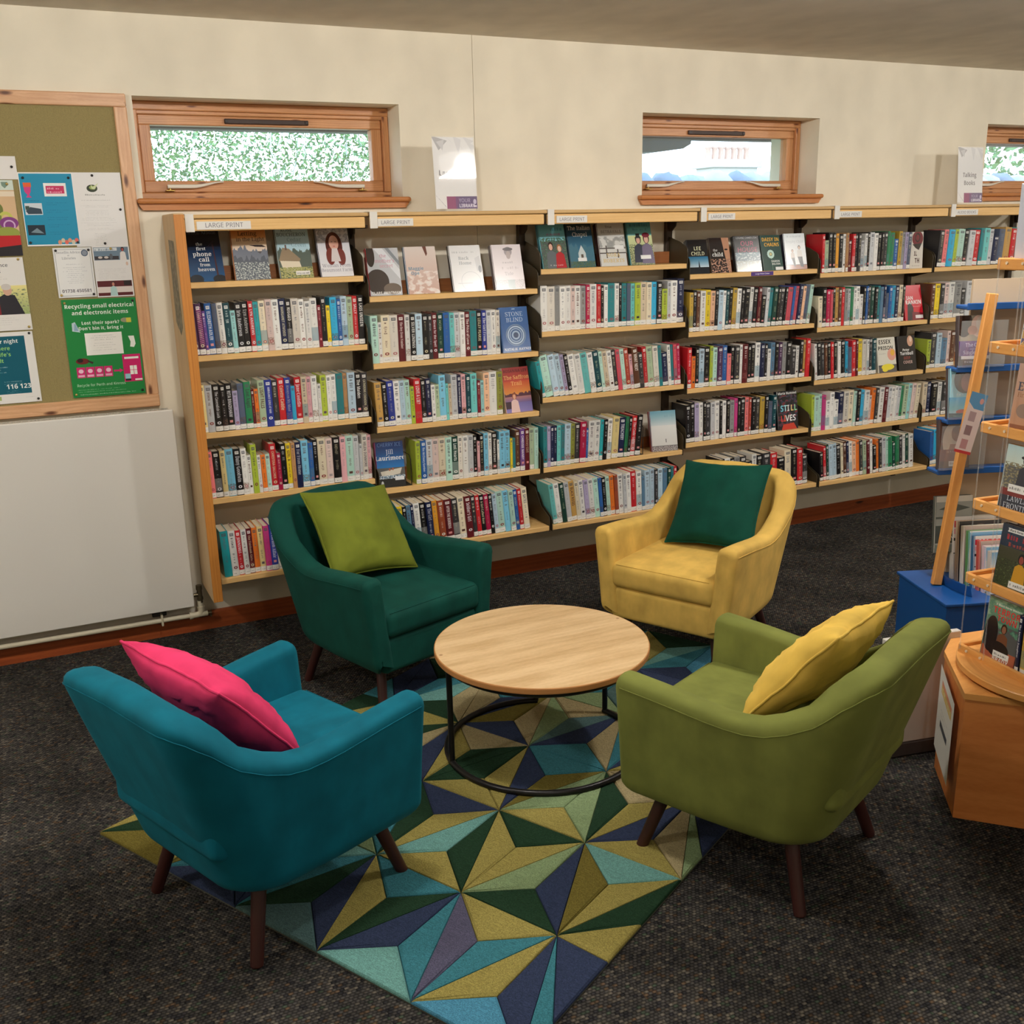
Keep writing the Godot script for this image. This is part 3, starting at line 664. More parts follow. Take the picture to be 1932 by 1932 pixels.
	# letter with a round green emblem
	p = sp("letter"); p.fill(rgb(230, 228, 226)); p.ell(180, 128, 44, 30, rgb(54, 62, 44)); p.ell(184, 122, 28, 16, rgb(150, 170, 90)); p.poly([Vector2(176, 130), Vector2(172, 90), Vector2(186, 118), Vector2(236, 84), Vector2(200, 138)], rgb(206, 214, 170))
	p.scrawl(110, 186, 160, 14, rgb(120, 120, 116), 63); p.para(60, 226, 280, 1, 20, 6, rgb(150, 150, 150), 2, true)
	for q in [[270, 2, 300], [310, 4, 320], [366, 3, 320], [410, 3, 320], [456, 2, 250], [500, 9, 130]]: p.para(200 - q[2] * 0.5, q[0], q[2], q[1], 12, 5, rgb(176, 176, 176), q[0], true)
	p = sp("benefits"); p.fill(rgb(228, 228, 226)); p.rect(14, 14, 280, 388, rgb(150, 152, 156)); p.rect(17, 17, 274, 382, rgb(232, 232, 230)); p.text("Benefits Advice", 120, 48, 26, rgb(136, 138, 144), "serif", 1); p.text("at", 120, 70, 18, rgb(136, 138, 144), "serif", 1); p.text("Libraries", 120, 96, 26, rgb(136, 138, 144), "serif", 1); p.ell(250, 46, 28, 28, rgb(92, 104, 124)); p.ell(250, 46, 20, 20, rgb(140, 150, 164))
	for q in [[140, 1, 220], [166, 3, 200], [216, 6, 150]]: p.para(154 - q[2] * 0.5, q[0], q[2], q[1], 16, 6, rgb(150, 154, 162), q[0] + 1, true)
	p.text("01738 450581", 154, 374, 38, rgb(108, 106, 112), "sans_bold", 1)
	p = sp("photos"); p.fill(rgb(228, 226, 224)); p.rect(10, 8, 288, 108, rgb(110, 132, 150)); p.rect(14, 12, 190, 26, rgb(214, 220, 224)); p.scrawl(20, 34, 176, 18, rgb(90, 110, 130), 64)
	p.rect(14, 82, 200, 30, rgb(60, 56, 60)); p.ell(60, 92, 18, 10, rgb(206, 196, 190)); p.ell(110, 92, 18, 10, rgb(206, 196, 190)); p.ell(150, 86, 14, 24, rgb(90, 96, 104)); p.figure(250, 10, 108, rgb(44, 30, 28), rgb(170, 80, 76), rgb(226, 220, 216)); p.ell(276, 148, 10, 16, rgb(220, 190, 170))
	p.para(30, 190, 250, 8, 12, 5, rgb(184, 180, 178), 6); p.rect(10, 290, 288, 126, rgb(92, 30, 34)); p.rect(10, 340, 288, 50, rgb(222, 210, 204)); p.rect(230, 292, 60, 40, rgb(40, 28, 28)); p.figure(140, 296, 122, rgb(60, 40, 34), rgb(196, 132, 116), rgb(176, 208, 206))
	p = sp("diff"); p.fill(rgb(230, 227, 222)); p.text("difference", 300, 76, 40, rgb(120, 122, 120), "sans_bold", 2); p.text("yours", 240, 126, 40, rgb(120, 122, 120), "sans_bold", 2); p.para(100, 160, 200, 2, 16, 6, rgb(180, 178, 174), 5)
	p.wash(230, 470, rgb(238, 226, 150), rgb(150, 170, 110)); p.blobs(260, 470, rgb(206, 206, 150), rgb(110, 120, 86), 3, 0.03, 0.1); p.poly([Vector2(170, 470), Vector2(190, 330), Vector2(240, 300), Vector2(320, 310), Vector2(380, 470)], rgb(44, 42, 48)); p.ell(268, 268, 34, 44, rgb(214, 170, 146)); p.ell(262, 240, 38, 26, rgb(206, 200, 194)); p.poly([Vector2(120, 470), Vector2(150, 350), Vector2(200, 380), Vector2(200, 470)], rgb(130, 34, 44)); p.para(120, 500, 260, 4, 18, 6, rgb(190, 188, 184), 8)
	p = sp("night"); p.fill(rgb(232, 230, 226)); p.rect(0, 34, 352, 490, rgb(10, 92, 110)); var lt := rgb(150, 206, 110)
	p.text("or night", 300, 92, 44, rgb(240, 240, 236), "sans_bold", 2); p.text("here", 232, 150, 44, lt, "sans_bold", 2); p.text("life's", 232, 202, 44, lt, "sans_bold", 2); p.text("cult", 170, 254, 44, lt, "sans_bold", 2)
	p.para(40, 296, 160, 3, 22, 8, rgb(206, 224, 226), 4); p.para(150, 420, 140, 2, 18, 7, rgb(206, 224, 226), 6); p.text("116 123", 160, 480, 54, rgb(244, 244, 240), "sans_bold"); p.para(160, 500, 130, 2, 14, 5, rgb(190, 214, 216), 7); p.rect(0, 540, 110, 34, rgb(170, 190, 120)); p.para(300, 560, 80, 1, 12, 5, rgb(170, 170, 168), 9)
	p = sp("snake"); p.fill(rgb(214, 180, 140)); p.rect(0, 0, 420, 78, rgb(206, 218, 206)); p.poly([Vector2(330, 14), Vector2(380, 14), Vector2(376, 44), Vector2(355, 64), Vector2(334, 44)], rgb(120, 146, 130)); p.rect(0, 88, 420, 40, rgb(230, 214, 190)); p.rect(0, 128, 300, 60, rgb(130, 60, 50))
	p.ring(260, 230, 46, 26, rgb(110, 120, 60)); p.ring(330, 300, 40, 26, rgb(196, 196, 96)); p.poly([Vector2(180, 440), Vector2(240, 260), Vector2(300, 280), Vector2(290, 440)], rgb(120, 132, 70)); p.ell(350, 340, 70, 50, rgb(130, 60, 130)); p.ring(350, 360, 40, 12, rgb(206, 170, 206)); p.ell(330, 420, 90, 50, rgb(150, 160, 70)); p.rect(0, 440, 420, 100, rgb(190, 30, 36)); p.poly([Vector2(0, 604), Vector2(0, 560), Vector2(420, 516), Vector2(420, 604)], rgb(38, 34, 38)); p.rect(20, 470, 120, 20, rgb(220, 70, 60))
	p = sp("blank"); p.fill(rgb(230, 226, 222))
	p = sp("plinth"); p.fill(rgb(230, 228, 222)); p.rect(40, 40, 170, 34, rgb(226, 150, 120)); p.rect(40, 60, 170, 30, rgb(222, 186, 90)); p.scrawl(50, 84, 150, 22, rgb(230, 224, 206), 5); p.para(60, 150, 120, 2, 18, 7, rgb(160, 162, 164), 4); p.rect(60, 190, 120, 26, rgb(70, 74, 84))
	p = sp("leaflet"); p.fill(rgb(226, 206, 200)); p.rect(0, 0, 150, 110, rgb(96, 150, 190)); p.ell(110, 50, 18, 20, rgb(220, 160, 150)); p.poly([Vector2(0, 70), Vector2(60, 110), Vector2(0, 120)], rgb(226, 206, 200))
	for i in 3: p.rect(36, 130 + i * 96, 60, 66, [rgb(176, 150, 150), rgb(150, 120, 120), rgb(190, 140, 140)][i])
	p.rect(0, 400, 150, 20, rgb(200, 60, 60))
	var m := mat(Color.WHITE, 0.5); m.albedo_texture = tex(sign_img); m.metallic_specular = 0.4; mats.signs = m

# ------------------------------------------------------------------ books
const INK := {"plum": [74, 40, 78], "purple": [104, 62, 140], "maroon": [96, 24, 32], "wine": [124, 30, 45], "blue": [40, 96, 170], "navy": [28, 36, 72], "royal": [40, 56, 146], "slate": [84, 96, 120], "white": [234, 232, 226], "ivory": [224, 217, 204],
	"cream": [232, 218, 188], "straw": [228, 206, 140], "black": [26, 24, 26], "charcoal": [58, 56, 58], "grey": [150, 150, 148], "palegrey": [202, 204, 206], "brown": [96, 58, 40], "tan": [190, 140, 90], "rust": [160, 74, 44], "red": [202, 34, 42], "crimson": [180, 24, 70],
	"rose": [214, 80, 96], "pink": [232, 172, 178], "blush": [228, 202, 194], "coral": [238, 122, 122], "orange": [236, 118, 38], "amber": [234, 160, 46], "peach": [240, 188, 150], "yellow": [242, 210, 40], "lime": [178, 198, 60], "olive": [140, 144, 60], "sage": [178, 198, 162],
	"green": [40, 130, 84], "darkgreen": [26, 66, 56], "mint": [182, 222, 206], "paleteal": [150, 206, 204], "aqua": [110, 202, 198], "turquoise": [38, 172, 180], "teal": [40, 130, 136], "darkteal": [16, 70, 80], "sky": [122, 196, 226], "cyan": [48, 170, 214], "paleblue": [188, 214, 230], "steel": [90, 130, 160],
	"lilac": [176, 164, 198], "magenta": [206, 56, 130], "gold": [198, 162, 60], "ochre": [206, 160, 84], "beige": [208, 190, 162], "brick": [168, 60, 46]}
const SPOKEN := {"palegrey": "pale grey", "darkgreen": "dark green", "paleteal": "pale teal", "darkteal": "dark teal", "paleblue": "pale blue", "ivory": "off-white", "plum": "dark plum", "wine": "wine red", "royal": "royal blue", "sky": "sky blue"}
# one row of spines: bay, shelf, from x, to x, lean at the start and end (degrees, + leans to the left), then "colour width height-percent title" per book
const ROWS := [
	[0, 1, 0.106, 0.888, 2.0, 0.0, "plum 10 98; plum 11 98 stripes; purple 6 84; blue 12 98 ELIZABETH ADLER; slate 9 97; white 11 98; darkteal 12 97; paleteal 9 82; black 12 97 Iris Anderson; black 12 98 Lyn Andrews; red 9 98 LYN ANDREWS; turquoise 10 96; cream 12 98; blush 12 100; white 13 99; navy 13 100 MARGARET ATWOOD; black 10 98 RIGGED; ivory 14 99; white 11 97; white 11 93; white 13 98; wine 7 84; black 10 100; yellow 8 82; cyan 13 98; blue 8 94; paleblue 12 99; sage 11 97; red 10 98 SALLY; black 12 99 LASS UNSEEN"],
	[0, 2, 0.104, 0.885, 0.6, 0.0, "straw 12 94; palegrey 14 93; black 14 94 The Cavendish Luck; black 10 92; black 13 94 RITA BRADSHAW; lilac 10 78; slate 12 92; green 13 94 Lost Angel; maroon 6 78; orange 8 78; sage 13 95 LIGHT FALLS; royal 14 95 AMBULANCE GIRLS AT WAR; charcoal 12 93; red 13 96 Colette Caddle; royal 12 96 Always on My Mind; cyan 8 78; red 13 95 Jane Costello; beige 11 95; pink 9 94; white 12 95; white 7 78; lime 12 95; white 9 94; white 11 95; teal 14 96; tan 9 95; paleblue 16 96; black 13 95 The Maiden; charcoal 13 94 CATHERINE COOKSON"],
	[0, 3, 0.112, 0.885, 1.0, 0.0, "coral 12 95; black 15 95; straw 11 95; sky 17 97; black 15 96 Daisy Goodwin; white 12 95; white 9 80; lime 12 101; white 8 78; orange 10 78; mint 10 78; red 14 98 CHRISTINA DALCHER; crimson 9 78; black 12 96; yellow 11 96 GIRL A; tan 9 96; navy 13 96 Far From Home; sky 16 98; blue 10 92 HENRY; black 11 97; cream 18 98; blush 15 97; black 17 98; pink 13 97; mint 17 98; palegrey 13 96; palegrey 7 78; ivory 12 97 HELEN DUNMORE; pink 9 95"],
	[0, 4, 0.125, 0.400, 2.0, 1.0, "turquoise 16 96; white 14 95; red 11 94 JENNINGS; white 11 95; maroon 11 95 Our Fairbank Girls; orange 11 95; straw 12 96; magenta 12 96; royal 13 97 A Cornish Affair; white 12 95"],
	[1, 1, 0.918, 1.592, 0.0, 0.5, "mint 14 98; white 7 84; cream 16 98; ivory 16 97; maroon 14 97 The Boy from Number; white 10 96; black 11 96 SILVER LININGS; paleblue 14 97; black 12 95; charcoal 8 95; maroon 11 97 Eleven for the Spell; darkgreen 12 96; blue 13 96; aqua 10 95; palegrey 11 95; white 11 95; maroon 11 95 The Price of Love; teal 14 96; black 11 96 LESLEY PEARSE; royal 10 96 The Girl From; palegrey 10 96; white 10 96; ivory 9 95"],
	[1, 2, 0.926, 1.598, 2.0, 0.0, "ochre 15 95; black 11 93; royal 15 96; white 13 95; paleblue 11 95; mint 12 95; lime 9 80; red 15 96 LOVE A LIE?; black 11 94; navy 12 95; white 9 80; sage 10 80; sky 15 99; aqua 6 80; beige 7 79; palegrey 14 98; navy 9 96 The Secret Daughter; pink 11 97; darkteal 11 95; aqua 15 97; wine 8 80; paleteal 8 80; peach 14 96; white 18 97; olive 14 96"],
	[1, 3, 1.112, 1.798, 0.0, 0.0, "lime 11 96; blue 12 96 The McCleary Garden; palegrey 13 97; blush 14 97; cream 15 97; mint 14 97; darkgreen 14 97 Lost Hearts; ivory 10 97; white 12 97; palegrey 12 97; black 9 95; pink 6 80; black 9 95 Here In; sky 10 97; white 8 95; black 13 97 Provenance Street; white 5 78; sky 12 97; sky 13 97; yellow 5 78; teal 7 78; brown 11 95; purple 11 97 CHRISSIE MANBY; maroon 11 97 Galway Girl; sage 12 97; mint 10 96"],
	[1, 4, 0.975, 1.695, 3.5, 5.5, "yellow 12 94; black 8 92; steel 9 94; navy 6 93; white 12 96; black 12 95; navy 13 95 The Girl; amber 11 96; rust 13 95; maroon 16 95 AFTER THE BOMBING; charcoal 13 95; cream 14 97; maroon 14 96 Soldier's Girl; charcoal 9 96; red 9 95; black 10 94 A Girl Called Rose; crimson 10 94; black 8 94; paleblue 9 93; mint 14 97; sky 12 97; mint 11 96; blue 9 96; red 9 96; cream 12 97 GATES"],
	[2, 1, 1.822, 2.698, 0.0, 0.0, "white 13 100; ivory 15 98; grey 9 98; white 11 97; white 11 98; blush 9 97; white 11 97; grey 11 96; crimson 8 98 Out of the Past; white 14 99; red 9 98; black 6 94; white 8 96; teal 14 99; white 9 98; black 6 98; teal 11 97; slate 8 97; aqua 9 96; lime 12 97; beige 13 98; cream 11 97; cyan 11 97; black 11 97 The Cornish Lady; lime 12 80; palegrey 8 97; white 14 98; navy 15 102"],
	[2, 2, 1.822, 2.690, 11.0, 4.0, "turquoise 9 84; mint 16 96; paleblue 13 97; paleblue 11 97; lilac 8 95; black 8 95; white 13 94; white 13 94; aqua 14 95; white 12 94; darkteal 12 97; mint 7 95; beige 10 95; white 10 95; charcoal 9 96; rose 9 96; mint 9 96; brick 10 97; pink 7 82; brown 13 97 WHAT NEXT; charcoal 10 84; red 9 97; sage 13 97; ivory 12 97; teal 8 97; navy 12 80; white 7 97; teal 7 97; rose 7 97; crimson 8 98"],
	[2, 3, 1.826, 2.425, 0.0, -5.0, "teal 8 95; lilac 7 95; navy 7 95; navy 6 95; aqua 8 95; teal 8 95 LINDA SOLE; paleblue 13 97; olive 9 95; charcoal 11 95; crimson 13 97; blue 5 80; white 13 97; white 12 97; turquoise 7 97; black 9 96; white 11 97; straw 14 100; navy 14 96 TREACHERY; green 7 97 Evie; black 7 96; red 11 97 The Code Girls; black 12 98"],
	[2, 4, 1.835, 2.612, 8.0, 0.0, "aqua 11 96; white 13 97; darkgreen 11 96; palegrey 12 96; ochre 13 97 BLACK ROSES; cream 10 95; white 12 97; lilac 11 96; white 13 97; mint 13 97; blue 8 95; black 10 95; mint 10 96; orange 11 97; rust 9 96; white 13 98; palegrey 8 96; white 12 97; red 14 100; white 14 98; steel 8 84; paleblue 13 98; paleblue 12 100; charcoal 9 97; paleblue 14 98; steel 12 97; darkgreen 9 97; teal 7 98; red 8 98"]]
# rows further along, whose spines are too small and too many to pick out singly
const FAR_ROWS := [
	[3, 1, 2.735, 3.585, 0.0, -6.0, "gold black brown white yellow peach black paleblue white darkteal black gold white black black white black maroon black palegrey teal darkgreen black charcoal black rose blue rose navy peach slate mint"],
	[3, 2, 2.731, 3.605, 0.0, 0.0, "red orange black paleblue black lime mint plum blue coral black charcoal white maroon black black white navy black white steel black plum grey black charcoal white black ochre red"],
	[3, 3, 2.733, 3.372, 2.0, 0.0, "black black lilac white black charcoal palegrey white black white black grey magenta black black coral brick black charcoal gold black slate darkteal"],
	[3, 4, 2.86, 3.56, 0.0, 4.0, "brown black white black grey charcoal black white black charcoal red black cream black red charcoal"],
	[4, 0, 3.655, 4.350, 2.0, -1.0, "red sage black black amber black white tan maroon red black charcoal palegrey white black palegrey white black black charcoal green green blue gold grey lilac slate"],
	[4, 1, 3.652, 4.332, 2.0, 0.0, "cream black crimson rose black ochre brown red grey palegrey green white white white black blue charcoal darkgreen black teal steel navy slate blue cyan navy cream black"],
	[4, 2, 3.650, 4.140, 5.0, 3.0, "white black charcoal brown black red black white black cyan slate red maroon yellow ivory white charcoal darkteal"],
	[4, 3, 3.645, 4.515, 2.0, -4.0, "lime mint mint magenta white white white navy ivory cream mint black cyan white blush orange charcoal white maroon palegrey white white palegrey green sage paleteal blush cream"],
	[4, 4, 3.66, 4.42, 6.0, 6.0, "black red darkgreen paleblue paleblue black cream brown navy white peach orange charcoal sage maroon white black orange charcoal palegrey mint green darkgreen green charcoal white darkgreen white"],
	[5, 0, 4.575, 5.36, -3.0, -3.0, "charcoal coral cyan lime mint black palegrey red teal aqua palegrey navy slate ochre red charcoal aqua grey"],
	[5, 1, 4.55, 4.95, 0.0, 0.0, "brown yellow charcoal blush white grey charcoal palegrey grey"],
	[5, 2, 4.55, 4.80, 0.0, 0.0, "lime charcoal paleblue steel blush brown"],
	[5, 3, 4.545, 4.85, 0.0, 0.0, "beige navy black white charcoal brick ochre"],
	[5, 4, 4.56, 4.80, 4.0, 4.0, "blue cyan white orange gold charcoal"]]
var spine_img: Image
var spine_at := 0
func spine_cell() -> Vector2i:
	var c := Vector2i(spine_at % 64, spine_at / 64); spine_at += 1
	return c
func ink(nm: String) -> Color:
	var c: Array = INK[nm]; return rgb(c[0], c[1], c[2])
func paint_spine(cell: Vector2i, col: String, width_mm: float, title: String) -> void:
	var p := painter(spine_img, cell.x * 32, cell.y * 256, 32, 256)
	var base := ink(col); base = base.lerp(Color(base.v, base.v, base.v), 0.04); base = base * rng.randf_range(0.93, 1.04); base.a = 1.0
	p.fill(base)
	var dark := base.get_luminance() < 0.36
	var pen: Color = [rgb(238, 236, 230), rgb(214, 206, 170), rgb(226, 226, 230)][rng.randi() % 3] if dark else [rgb(60, 58, 64), rgb(96, 84, 90), rgb(120, 122, 130), rgb(90, 60, 50)][rng.randi() % 4]
	if title == "" and not dark and rng.randf() < 0.3: pen = base.lerp(rgb(110, 104, 110), 0.5)
	var art := rng.randf()
	if title == "stripes":
		title = ""
		for i in 22: p.poly([Vector2(8, 22 + i * 9), Vector2(32, 17 + i * 9), Vector2(32, 21 + i * 9), Vector2(8, 26 + i * 9)], rgb(206, 120, 170))
	elif art < 0.22: p.blobs(188, 226, base.darkened(0.35) if not dark else base.lightened(0.25), base.lerp(rgb(150, 90, 60), 0.5), rng.randi(), 0.09, -0.1)
	elif art < 0.30: p.rect(0, 150, 32, 70, base.lerp(rgb(206, 206, 200), 0.5) if dark else base.lerp(rgb(90, 130, 150), 0.45))
	# the publisher's mark of a large print edition near the head
	p.rect(9, 14, 14, 16, rgb(236, 234, 228) if dark else rgb(90, 92, 98)); p.rect(11, 18, 10, 2, base); p.rect(11, 23, 10, 2, base)
	var room := 150.0
	if title != "":
		var f: String = "sans_bold" if title == title.to_upper() else ["serif", "serif_bold", "sans_bold"][rng.randi() % 3]
		var size := 19
		while size > 9 and text_width(title, f, size) > room: size -= 1
		p.text(title, 16 - size * 0.36, 40, size, pen, f, 0, true)
		var w := text_width(title, f, size)
		if w < room * 0.62: p.scrawl(16, 48 + w, room - w - 8.0, 9.0, pen, rng.randi(), true)
	else:
		p.scrawl(16, 40, rng.randf_range(50, 74), rng.randf_range(8, 14), pen, rng.randi(), true); p.scrawl(16, 40 + 88, rng.randf_range(36, 58), rng.randf_range(6, 11), pen.lerp(base, 0.2), rng.randi(), true)
	if rng.randf() < 0.5: p.ell(16, 208, 7, 8, pen if dark else rgb(190, 60, 60).lerp(pen, 0.5)); p.ell(16, 208, 3, 4, base)
	elif rng.randf() < 0.5: p.rect(10, 200, 12, 13, rgb(226, 150, 150) if dark else pen)
	# library label at the foot
	if rng.randf() < 0.86:
		p.rect(0, 226, 32, 26, rgb(232, 230, 224)); p.scrawl(8, 243, 16, 6, rgb(120, 120, 124), rng.randi())
func cell_uv(cell: Vector2i) -> Rect2: return Rect2((cell.x * 32 + 0.6) / 2048.0, (cell.y * 256 + 0.6) / 2048.0, 30.8 / 2048.0, 254.8 / 2048.0)
func add_cover(m: M, w: float, h: float, d: float, r: Rect2) -> void:
	# rounded spine at z = 0 and two boards behind it
	var hw := w * 0.5; var bulge := minf(0.004, w * 0.16); var px := [-1.0, -0.6, 0.0, 0.6, 1.0]; var pz := [-bulge, -bulge * 0.3, 0.0, -bulge * 0.3, -bulge]
	for i in 4:
		var u0 := r.position.x + r.size.x * i / 4.0; var rr := Rect2(u0, r.position.y, r.size.x / 4.0, r.size.y)
		m.quad(Vector3(px[i] * hw, 0, pz[i]), Vector3(px[i + 1] * hw, 0, pz[i + 1]), Vector3(px[i + 1] * hw, h, pz[i + 1]), Vector3(px[i] * hw, h, pz[i]), rr)
	var e := 0.0022; var plain := Rect2(r.position.x + r.size.x * 0.04, r.position.y + r.size.y * 0.012, r.size.x * 0.05, r.size.y * 0.02)
	for s in [-1.0, 1.0]:
		var xo: float = s * hw; var xi: float = s * (hw - e); var z1 := -bulge; var z0 := -d
		var a := Vector3(xo, 0, z1); var b := Vector3(xo, 0, z0); var c := Vector3(xo, h, z0); var dd := Vector3(xo, h, z1); var a2 := Vector3(xi, 0, z1); var b2 := Vector3(xi, 0, z0); var c2 := Vector3(xi, h, z0); var d2 := Vector3(xi, h, z1)
		if s > 0:
			m.quad(a, b, c, dd, plain); m.quad(b2, a2, d2, c2, plain); m.quad(dd, c, c2, d2, plain); m.quad(b, b2, c2, c, plain); m.quad(a2, b2, b, a, plain)
		else:
			m.quad(b, a, dd, c, plain); m.quad(a2, b2, c2, d2, plain); m.quad(d2, c2, c, dd, plain); m.quad(b2, b, c, c2, plain); m.quad(a, b, b2, a2, plain)
func add_pages(m: M, w: float, h: float, d: float) -> void:
	m.box(Vector3(-w * 0.5 + 0.0022, 0.0025, -d + 0.004), Vector3(w * 0.5 - 0.0022, h - 0.0035, -0.0042))
func build_books() -> void:
	rng.seed = 2024
	spine_img = Image.create(2048, 2048, false, Image.FORMAT_RGB8); spine_img.fill(rgb(128, 128, 128))
	var sm := mat(Color.WHITE, 0.32); sm.clearcoat_enabled = true; sm.clearcoat = 0.35; sm.clearcoat_roughness = 0.18
	var pg := mat(rgb(206, 194, 170), 0.95)
	mats.spines = sm
	for row in ROWS:
		var b: int = row[0]; var s: int = row[1]; var y: float = SHELF_Y[b][s] + SHELF_T; var zf := 0.197 if s < 4 else 0.288
		var items: PackedStringArray = row[6].split("; "); var total := 0.0; var parsed := []
		for it in items:
			var q := it.split(" ", false, 3); parsed.append([q[0], float(q[1]), float(q[2]), q[3] if q.size() > 3 else ""]); total += float(q[1])
		var k: float = (row[3] - row[2]) / total; var x: float = row[2]
		for i in parsed.size():
			var it: Array = parsed[i]; var w: float = it[1] * k; var h: float = 0.228 * it[2] / 100.0; var lean := deg_to_rad(lerpf(row[4], row[5], float(i) / maxi(1, parsed.size() - 1)))
			var full := w; w = w * cos(lean) - 0.0006
			var cell := spine_cell(); paint_spine(cell, it[0], w * 1000.0, it[3])
			var d := 0.142 if it[2] > 88 else 0.112
			var cm := M.new(); add_cover(cm, w, h, d, cell_uv(cell))
			var pm := M.new(); add_pages(pm, w, h, d)
			var said: String = SPOKEN.get(it[0], it[0])
			var o := thing("book", "%s book spine, %s along the %s shelf down, %s" % [said, ORD[i], ORD[s], bay_words(b)], "book", Vector3.ZERO, 0.0, "large print books on the wall shelves")
			var rot := Basis(Vector3(0, 0, 1), lean); var pivot := Vector3(x, y + 0.0006, zf - rng.randf_range(0.0, 0.006))
			var corner := Vector3(-w * 0.5, 0, 0) if lean >= 0.0 else Vector3(w * 0.5, 0, 0)
			if lean < 0.0: pivot.x += full
			o.transform = Transform3D(rot, pivot - rot * corner)
			part(o, "cover", cm, sm); part(o, "page_block", pm, pg)
			x += full
	# the far bays: spines joined, in two meshes of one thing
	var far := Node3D.new(); far.name = "shelved_books"; add_child(far); far.set_meta("kind", "stuff")
	tag(far, "tightly packed rows of crime and fiction books filling the fourth to sixth bays", "books")
	var pool := {}; var cm2 := M.new(); var pm2 := M.new()
	for row in FAR_ROWS:
		var b: int = row[0]; var s: int = row[1]; var y: float = SHELF_Y[b][s] + SHELF_T; var zf := 0.197 if s < 4 else 0.288
		var items: PackedStringArray = row[6].split(" "); var ws := []; var total := 0.0
		for it in items:
			var w := rng.randf_range(7.0, 14.0); ws.append(w); total += w
		var k: float = (row[3] - row[2]) / total; var x: float = row[2]
		for i in items.size():
			var w: float = ws[i] * k; var h := 0.228 * rng.randf_range(0.93, 0.99) * (0.82 if rng.randf() < 0.1 else 1.0); var lean := deg_to_rad(lerpf(row[4], row[5], float(i) / maxi(1, items.size() - 1)))
			var list: Array = pool.get(items[i], [])
			if spine_at < 512 and (list.size() < 9):
				var c := spine_cell(); paint_spine(c, items[i], 20.0, ""); list.append(c); pool[items[i]] = list
			var cell: Vector2i = list[rng.randi() % list.size()] if list.size() > 4 else list[-1]
			var rot := Basis(Vector3(0, 0, 1), lean); var full := w; w = w * cos(lean) - 0.0006
			var pivot := Vector3(x, y + 0.0006, zf - rng.randf_range(0.0, 0.008)); var corner := Vector3(-w * 0.5, 0, 0) if lean >= 0.0 else Vector3(w * 0.5, 0, 0)
			if lean < 0.0: pivot.x += full
			cm2.x = Transform3D(rot, pivot - rot * corner); pm2.x = cm2.x
			add_cover(cm2, w, h, 0.14, cell_uv(cell)); add_pages(pm2, w, h, 0.14)
			x += full
	part(far, "covers", cm2, sm).set_meta("kind", "stuff"); part(far, "page_blocks", pm2, pg).set_meta("kind", "stuff")
	sm.albedo_texture = tex(spine_img)
	print("spines ", spine_at)
	# wire and plate bookends
	bookend(Vector3(1.085, SHELF_Y[1][3] + SHELF_T, 0.19), 0.15, "bent wire bookend beside the face-out book of a ship")
	bookend(Vector3(2.446, SHELF_Y[2][3] + SHELF_T, 0.19), 0.17, "bent wire bookend at the end of the row, third bay")
func bookend(at: Vector3, h: float, label: String) -> void:
	var t := thing("bookend", label, "bookend", at)
	var m := M.new(); var q := PackedVector3Array()
	for a in [Vector3(0, 0, 0), Vector3(0, h - 0.02, 0), Vector3(0, h, -0.02), Vector3(0, h, -0.1), Vector3(0, h - 0.02, -0.12), Vector3(0, 0, -0.12)]: q.append(a + Vector3(0, 0.0022, 0))
	m.tube(q, 0.002, 6); part(t, "wire", m, mat(rgb(60, 58, 56), 0.35, 0.7))
	var f := M.new(); f.box(Vector3(-0.05, 0.0003, -0.12), Vector3(0.004, 0.0015, 0.0)); part(t, "foot_plate", f, mat(rgb(70, 66, 60), 0.5, 0.5))

